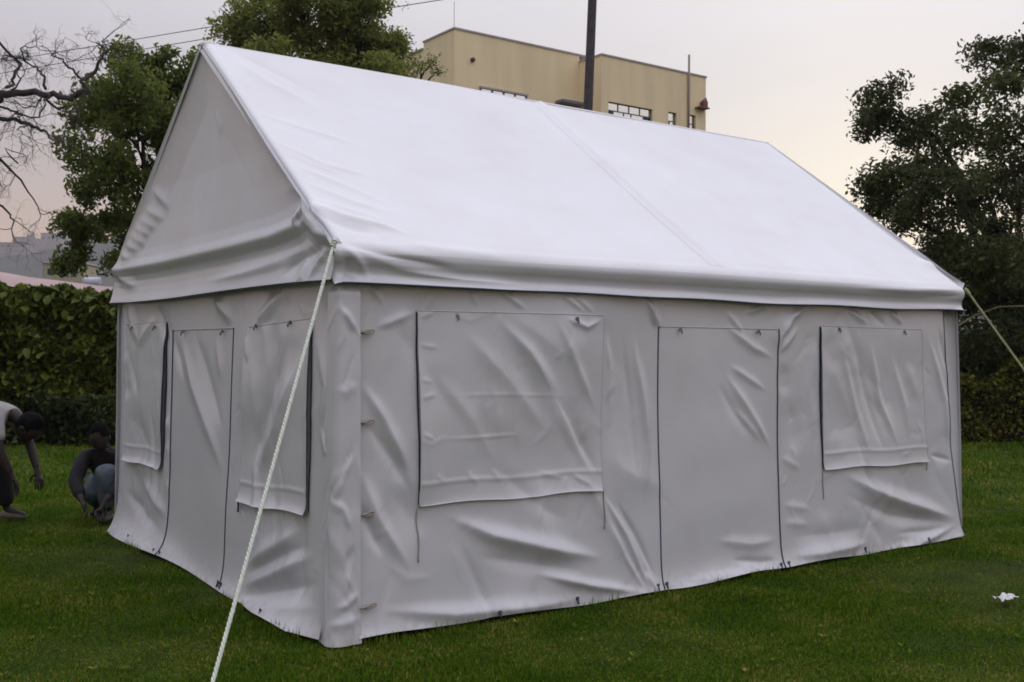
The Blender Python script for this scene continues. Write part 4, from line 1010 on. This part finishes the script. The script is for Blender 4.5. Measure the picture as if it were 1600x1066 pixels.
for i in range(len(cl)-1):
    for j in range(3): F.append((i*4+j, (i+1)*4+j, (i+1)*4+j+1, i*4+j+1))
raw('walls', V, F, M['brownfascia'], sh)
def obox(name, lat, dep, z0, w, d, h, mat, parent):
    V = [site(lat+sx*w/2, dep+sy*d/2, z0+sz*h) for sz in (0,1) for sx, sy in ((-1,-1),(1,-1),(1,1),(-1,1))]
    return raw(name, V, [(0,1,2,3),(7,6,5,4),(0,4,5,1),(1,5,6,2),(2,6,7,3),(3,7,4,0)], mat, parent)
M['beige'] = plain('beige_wall', (.36,.33,.24), .9, .1, 2); M['paleblue'] = plain('pale_tank', (.45,.48,.55), .5, .08, 2)
hs = empty('beige_house', tuple(site(-34.4, 81, 0)), 'small beige flat-roofed house far behind the left hedge', 'house')
obox('wall', -34.4, 82, 0, 3.0, 3, 7.75, M['beige'], hs); obox('roof', -34.4, 82, 7.753, 3.2, 3.2, .12, M['coping'], hs)
for q in range(3): obox('window', -35.3+q*.9, 80.49, 6.9, .42, .04, .45, M['darkglass'], hs)
tk = empty('water_tank', tuple(site(-12.2, 30, 0)), 'pale blue-grey rounded tank behind the left hedge', 'tank')
b = MB()
b.tube([site(-12.42,30.6,3.32), site(-12.40,30.6,3.32), site(-11.98,30.6,3.32), site(-11.96,30.6,3.32)], [.10,.15,.15,.10], 16); b.build('vessel', M['paleblue'], tk, True)
obox('stand', -12.2, 30.6, 0, .36, .25, 3.17, M['brownfascia'], tk)

# hills and the far town
hv = []; n1, n2 = 260, 40
rr = np.random.default_rng(4)
latv = np.linspace(-1500, 1250, n1); depv = np.linspace(800, 1820, n2)
LA, DE = np.meshgrid(latv, depv, indexing='ij')
Zh = 168*np.exp(-((DE-1345)/290)**2)*(0.86 + .10*np.sin(LA*.0046+2.0) + .05*np.sin(LA*.013) + .02*np.sin(LA*.038+DE*.02)) + 34*np.exp(-((DE-960)/120)**2)*(.8+.2*np.sin(LA*.02)) - 3
Zh += rr.normal(0, 1.6, Zh.shape)
Ph = np.stack([EYE[0]+0.81373*LA+0.58119*DE, EYE[1]-0.58124*LA+0.81376*DE, Zh], -1)
idx = np.arange(n1*n2).reshape(n1, n2); Fh = np.stack([idx[:-1,:-1], idx[1:,:-1], idx[1:,1:], idx[:-1,1:]], -1).reshape(-1, 4)
M['hill'] = plain('wooded_hill', (.040,.040,.030), .95, .5, .025, 0, .1)
tag(raw('hill', Ph.reshape(-1, 3), Fh, M['hill'], None, False), 'hazy wooded hill beyond the left hedge', None, None, 'structure')
M['far_wall'] = plain('far_wall', (.24,.21,.20), .9, .1, .2); M['far_roof'] = plain('far_roof', (.25,.14,.11), .9)
def far_block(lat, dep, z, w, h, label, steps):
    t = empty('far_building', tuple(site(lat, dep, z)), label, 'building', 'buildings of the far town')
    obox('block', lat, dep, z-20, w, 30, h+20, M['far_wall'], t); obox('roof', lat, dep, z+h+.01, w*1.04, 31, 1.2, M['far_roof'], t)
    obox('stair_tower', lat+w*.22, dep, z+h+1.22, w*.25, 10, 4, M['far_wall'], t)
    for i in range(steps): obox('window', lat-w*.38+w*.76*i/max(1, steps-1), dep-15.1, z+h*.5, w*.09, .2, h*.22, M['darkglass'], t)
far_block(-575, 1330, 128, 28, 13, 'broad hazy block standing highest on the far skyline at left', 4)
far_block(-613, 1330, 127, 22, 9, 'low hazy block on the far skyline near the left edge', 3)
far_block(-585, 1240, 112, 40, 8, 'pale hazy house row below the far skyline at left', 5)

# ------------------------------------------------------------------ people
M['skin'] = plain('skin', (.022,.013,.010), .7, .1, 8)  # skin and clothing colours darkened to stand in for tree canopy shade
M['hair'] = plain('hair', (.006,.006,.006), .95, .2, 40, .004, .1)
M['shirt'] = plain('grey_shirt', (.30,.275,.27), .85, .08, 4, .03, .2, 7)
M['jeans'] = plain('dark_jeans', (.022,.023,.030), .9, .3, 9, .03, .2, 9)
M['paleje'] = plain('faded_jeans', (.09,.11,.135), .9, .3, 9, .03, .2, 9)
M['jacket'] = plain('dark_jacket', (.010,.010,.012), .9, .2, 9, .006)
M['shoe'] = plain('tan_shoe', (.12,.10,.07), .8, .2, 20); M['sole'] = plain('dark_shoe', (.02,.02,.02), .7)
M['eye'] = plain('eye', (.10,.09,.08), .4)
def skin_mesh(name, joints, edges, mat, parent, root=0, sub=2):
    """joints: list of (point, rx[, ry]); grows one continuous surface"""
    me = bpy.data.meshes.new(name); me.from_pydata([tuple(map(float, j[0])) for j in joints], edges, [])
    o = link(name, me, None, parent)
    md = o.modifiers.new('skin', 'SKIN'); md.use_smooth_shade = True; md.branch_smoothing = .6
    for i, j in enumerate(joints):
        sv = me.skin_vertices[0].data[i]; sv.radius = (j[1], j[2] if len(j) > 2 else j[1]); sv.use_root = (i == root)
    sb = o.modifiers.new('sub', 'SUBSURF'); sb.levels = sub; sb.render_levels = sub
    bpy.context.view_layer.update()
    dg = bpy.context.evaluated_depsgraph_get()
    new = bpy.data.meshes.new_from_object(o.evaluated_get(dg)); o.modifiers.clear(); o.data = new; bpy.data.meshes.remove(me)
    new.materials.clear(); new.materials.append(mat); new.polygons.foreach_set('use_smooth', np.ones(len(new.polygons), dtype=bool))
    return o
def ball(name, c, rx, mat, parent, fn=None, n=24, mrows=16, R3=None):
    V = []; F = []
    for i in range(mrows+1):
        th = math.pi*i/mrows
        for j in range(n):
            ph = 2*math.pi*j/n; p = np.array([math.sin(th)*math.cos(ph), math.sin(th)*math.sin(ph), math.cos(th)])
            q = p*np.array(rx)
            if fn: q = fn(q, p)
            if R3 is not None: q = R3 @ q
            V.append(q + c)
    for i in range(mrows):
        for j in range(n): F.append((i*n+j, (i+1)*n+j, (i+1)*n+(j+1) % n, i*n+(j+1) % n))
    return raw(name, V, F, mat, parent, True)
def chain(J, E, pts, start=None):
    """append a chain of (point, r) and return the last index"""
    prev = start
    for p in pts:
        J.append(p); k = len(J)-1
        if prev is not None: E.append((prev, k))
        prev = k
    return prev
def person(label, pel, chest, neck, head_c, face, legs, arms, mats, scale=1.0):
    """all points in world metres; legs: [(hip, knee, ankle, toe)], arms: [(shoulder, elbow, wrist, fingertip)]"""
    g = np.array(pel, float)*1.0; g[2] = 0
    t = empty('person', tuple(g), label, 'person')
    pel, chest, neck, head_c = (np.array(a, float) for a in (pel, chest, neck, head_c))
    # one continuous body
    J = []; E = []
    J.append((pel, .125, .10)); k = chain(J, E, [((pel+chest)/2, .12, .09), (chest, .135, .095), (neck, .055)], 0)
    chain(J, E, [(neck + (head_c-neck)*.55, .05), (head_c, .085)], k)
    for (hip, kn, an, toe) in legs: chain(J, E, [(hip, .085), ((np.array(hip)+kn)/2, .075), (kn, .055), ((np.array(kn)+an)/2, .052), (an, .036), (toe, .030)], 0)
    for (sh_, el, wr, tip) in arms: chain(J, E, [(sh_, .058), (el, .040), ((np.array(el)+wr)/2, .038), (wr, .028)], 2)
    skin_mesh('body', J, E, M['skin'], t)
    # hands: palm and five fingers each
    for (sh_, el, wr, tip) in arms:
        wr, tip, el = (np.array(a, float) for a in (wr, tip, el)); d = tip-wr; d /= np.linalg.norm(d)
        s = np.cross(d, face); s /= np.linalg.norm(s); nrm = np.cross(s, d)
        J = [(wr - d*.05, .026), (wr + d*.045, .030, .017), (wr + d*.085, .032, .015)]; E = [(0,1),(1,2)]
        for q, (o_, l_) in enumerate(((-.03,.070),(-.010,.080),(.010,.075),(.028,.058))):
            b0 = wr + d*.09 + s*o_
            chain(J, E, [(b0, .0095), (b0 + d*l_*.45 + nrm*.006, .0088), (b0 + d*l_*.75 + nrm*.020, .0082), (b0 + d*l_*.95 + nrm*.036, .007)], 2)
        b0 = wr + d*.03 - s*.03
        chain(J, E, [(b0 - s*.012 + d*.015, .011), (b0 - s*.03 + d*.04 + nrm*.012, .010), (b0 - s*.032 + d*.065 + nrm*.022, .008)], 1)
        skin_mesh('hand', J, E, M['skin'], t, 0, 1)
    # head with face
    f = np.array(face, float); f /= np.linalg.norm(f); ax = head_c-neck; ax /= np.linalg.norm(ax); ax = ax - f*(ax@f); ax /= np.linalg.norm(ax); sd = np.cross(f, ax)
    R3 = np.stack([f, sd, ax], 1)
    def hd(q, p):
        q = q.copy()
        if p[0] > 0:
            q[0] += .020*math.exp(-((p[1])/.16)**2-((p[2]+.12)/.16)**2)          # nose
            q[0] -= .009*math.exp(-((abs(p[1])-.36)/.15)**2-((p[2]-.06)/.12)**2) # eye sockets
            q[0] += .006*math.exp(-(p[1]/.3)**2-((p[2]+.45)/.10)**2)             # lips
        q[1] *= 1-.22*max(0, -p[2]); return q
    hh = ball('head', head_c, (.098,.078,.118), M['skin'], t, hd, 32, 24, R3)
    for s_ in (-1, 1):
        ball('ear', head_c + R3 @ np.array([-.005, s_*.078, 0]), (.018,.010,.030), M['skin'], hh, None, 10, 8, R3)
        ball('eye', head_c + R3 @ np.array([.078, s_*.030, .006]), (.010,.012,.007), M['eye'], hh, None, 10, 8, R3)
    ball('hair', head_c + R3 @ np.array([-.026, 0, .020]), (.100,.083,.112), M['hair'], t, lambda q, p: q*(1+.05*math.sin(p[0]*19+2)*math.sin(p[1]*23)*math.sin(p[2]*21+1)+.03*math.sin(p[1]*37+p[0]*29)), 40, 28, R3)
    # shirt or jacket: torso and sleeves as a looser second skin
    J = [(pel + (chest-pel)*.02, .150, .125)]; E = []
    k = chain(J, E, [((pel+chest)/2, .150, .115), (chest, .165, .122), (chest + (neck-chest)*.75, .075)], 0)
    for (sh_, el, wr, tip) in arms:
        sh_, el, wr = (np.array(a, float) for a in (sh_, el, wr)); e = el + (wr-el)*mats.get('sleeve', -.15) if mats.get('sleeve', -.15) > 0 else sh_ + (el-sh_)*.85
        pts = [(sh_, .082), ((sh_+el)/2, .070), (el if mats.get('sleeve', -.15) > 0 else e, .062)]
        if mats.get('sleeve', -.15) > 0: pts.append((e, .050))
        chain(J, E, pts, 2)
    skin_mesh('shirt', J, E, M[mats['top']], t)
    J = [(pel, .150, .125)]; E = []
    for (hip, kn, an, toe) in legs:
        hip, kn, an = (np.array(a, float) for a in (hip, kn, an))
        chain(J, E, [(hip, .110), ((hip+kn)/2, .098), (kn, .084), ((kn+an)/2, .080), (kn+(an-kn)*.93, .074)], 0)
    skin_mesh('trousers', J, E, M[mats['legs']], t)
    for (hip, kn, an, toe) in legs:
        an, toe = np.array(an, float), np.array(toe, float); d = toe-an; d[2] = 0; d /= np.linalg.norm(d); b = an.copy(); b[2] = .04
        J = [(b - d*.06, .042, .038), (b + d*.04, .046, .036), (b + d*.13 - np.array([0,0,.008]), .045, .028), (b + d*.19 - np.array([0,0,.012]), .030, .020)]
        skin_mesh('shoe', J, [(0,1),(1,2),(2,3)], M[mats['shoe']], t, 0, 1)
    return t
S = site
person('person in a grey shirt bending far forward at the left edge', S(-.15+-4.36,8.5,1.00), S(-.15+-4.02,8.5,.95), S(-.15+-3.84,8.5,.90), S(-.15+-3.735,8.48,.81), (S(-.15+-3.6,8.48,-.3)-S(-.15+-3.735,8.48,.81)),
       [(S(-.15+-4.34,8.38,.94), S(-.15+-4.10,8.28,.52), S(-.15+-3.98,8.12,.09), S(-.15+-3.80,8.05,.03)), (S(-.15+-4.34,8.62,.94), S(-.15+-4.09,8.74,.52), S(-.15+-4.10,8.90,.09), S(-.15+-3.92,8.88,.03))],
       [(S(-.15+-3.93,8.32,.90), S(-.15+-3.86,8.26,.66), S(-.15+-3.78,8.30,.45), S(-.15+-3.74,8.33,.33)), (S(-.15+-3.93,8.68,.90), S(-.15+-3.84,8.74,.66), S(-.15+-3.74,8.66,.45), S(-.15+-3.70,8.62,.33))],
       dict(top='shirt', legs='jeans', shoe='shoe'))
person('person in dark jacket and faded jeans crouching at the left tent corner', S(.11-3.58,9.20,.27), S(.11-3.58,9.02,.52), S(.11-3.57,8.93,.62), S(.11-3.56,8.84,.70), np.array([-.35,-.60,-.80]),
       [(S(.11-3.49,9.15,.27), S(.11-3.475,8.72,.45), S(.11-3.475,8.84,.09), S(.11-3.47,8.66,.03)), (S(.11-3.70,9.15,.26), S(.11-3.66,8.92,.22), S(.11-3.70,9.24,.10), S(.11-3.70,9.10,.04))],
       [(S(.11-3.73,8.96,.54), S(.11-3.74,8.78,.34), S(.11-3.60,8.60,.20), S(.11-3.53,8.54,.10)), (S(.11-3.42,8.96,.54), S(.11-3.36,8.80,.34), S(.11-3.42,8.60,.20), S(.11-3.46,8.54,.10))],
       dict(top='jacket', legs='paleje', shoe='sole', sleeve=.8))

# ------------------------------------------------------------------ litter on the lawn
def scrap(name, x, y, s, mat, label, seed):
    r = np.random.default_rng(seed); n = 15; u = np.linspace(-1, 1, n)
    U, V_ = np.meshgrid(u, u, indexing='ij')
    Z = .035 + .30*np.abs(np.sin(2.3*U+1.1*V_+seed))*.6*s + .35*s*np.abs(np.sin(3.1*V_-1.7*U)) + r.normal(0, .05*s, U.shape)
    Z -= .25*s*(U*U+V_*V_)*.5
    P = np.stack([x + s*(U*1.2+.25*V_*np.sin(3*U)), y + s*(V_*.7+.2*np.sin(4*U)), np.maximum(Z, .012)], -1)
    idx = np.arange(n*n).reshape(n, n); F = np.stack([idx[:-1,:-1], idx[1:,:-1], idx[1:,1:], idx[:-1,1:]], -1).reshape(-1, 4)
    tag(raw(name, P.reshape(-1, 3), F, mat), label, 'litter')
scrap('paper_scrap', 3.60, -1.41, .055, plain('white_paper', (.62,.60,.58), .8, .1, 20), 'crumpled white paper scrap lying on the lawn at right', 3)

# ------------------------------------------------------------------ air
hz = MB().box((-2000, -2000, -3.0), (3200, 3200, 190.0)).build('haze', None)
hm = bpy.data.materials.new('haze_air'); hm.use_nodes = True; hn = hm.node_tree; hn.nodes.clear()
ho = hn.nodes.new('ShaderNodeOutputMaterial'); pv = hn.nodes.new('ShaderNodeVolumePrincipled')
pv.inputs['Color'].default_value = (.90,.90,.93,1); pv.inputs['Density'].default_value = 0.0003; pv.inputs['Anisotropy'].default_value = 0.2
hn.links.new(pv.outputs[0], ho.inputs['Volume']); hz.data.materials.clear(); hz.data.materials.append(hm)
tag(hz, 'thin evening haze hanging over the town', 'haze', None, 'stuff')
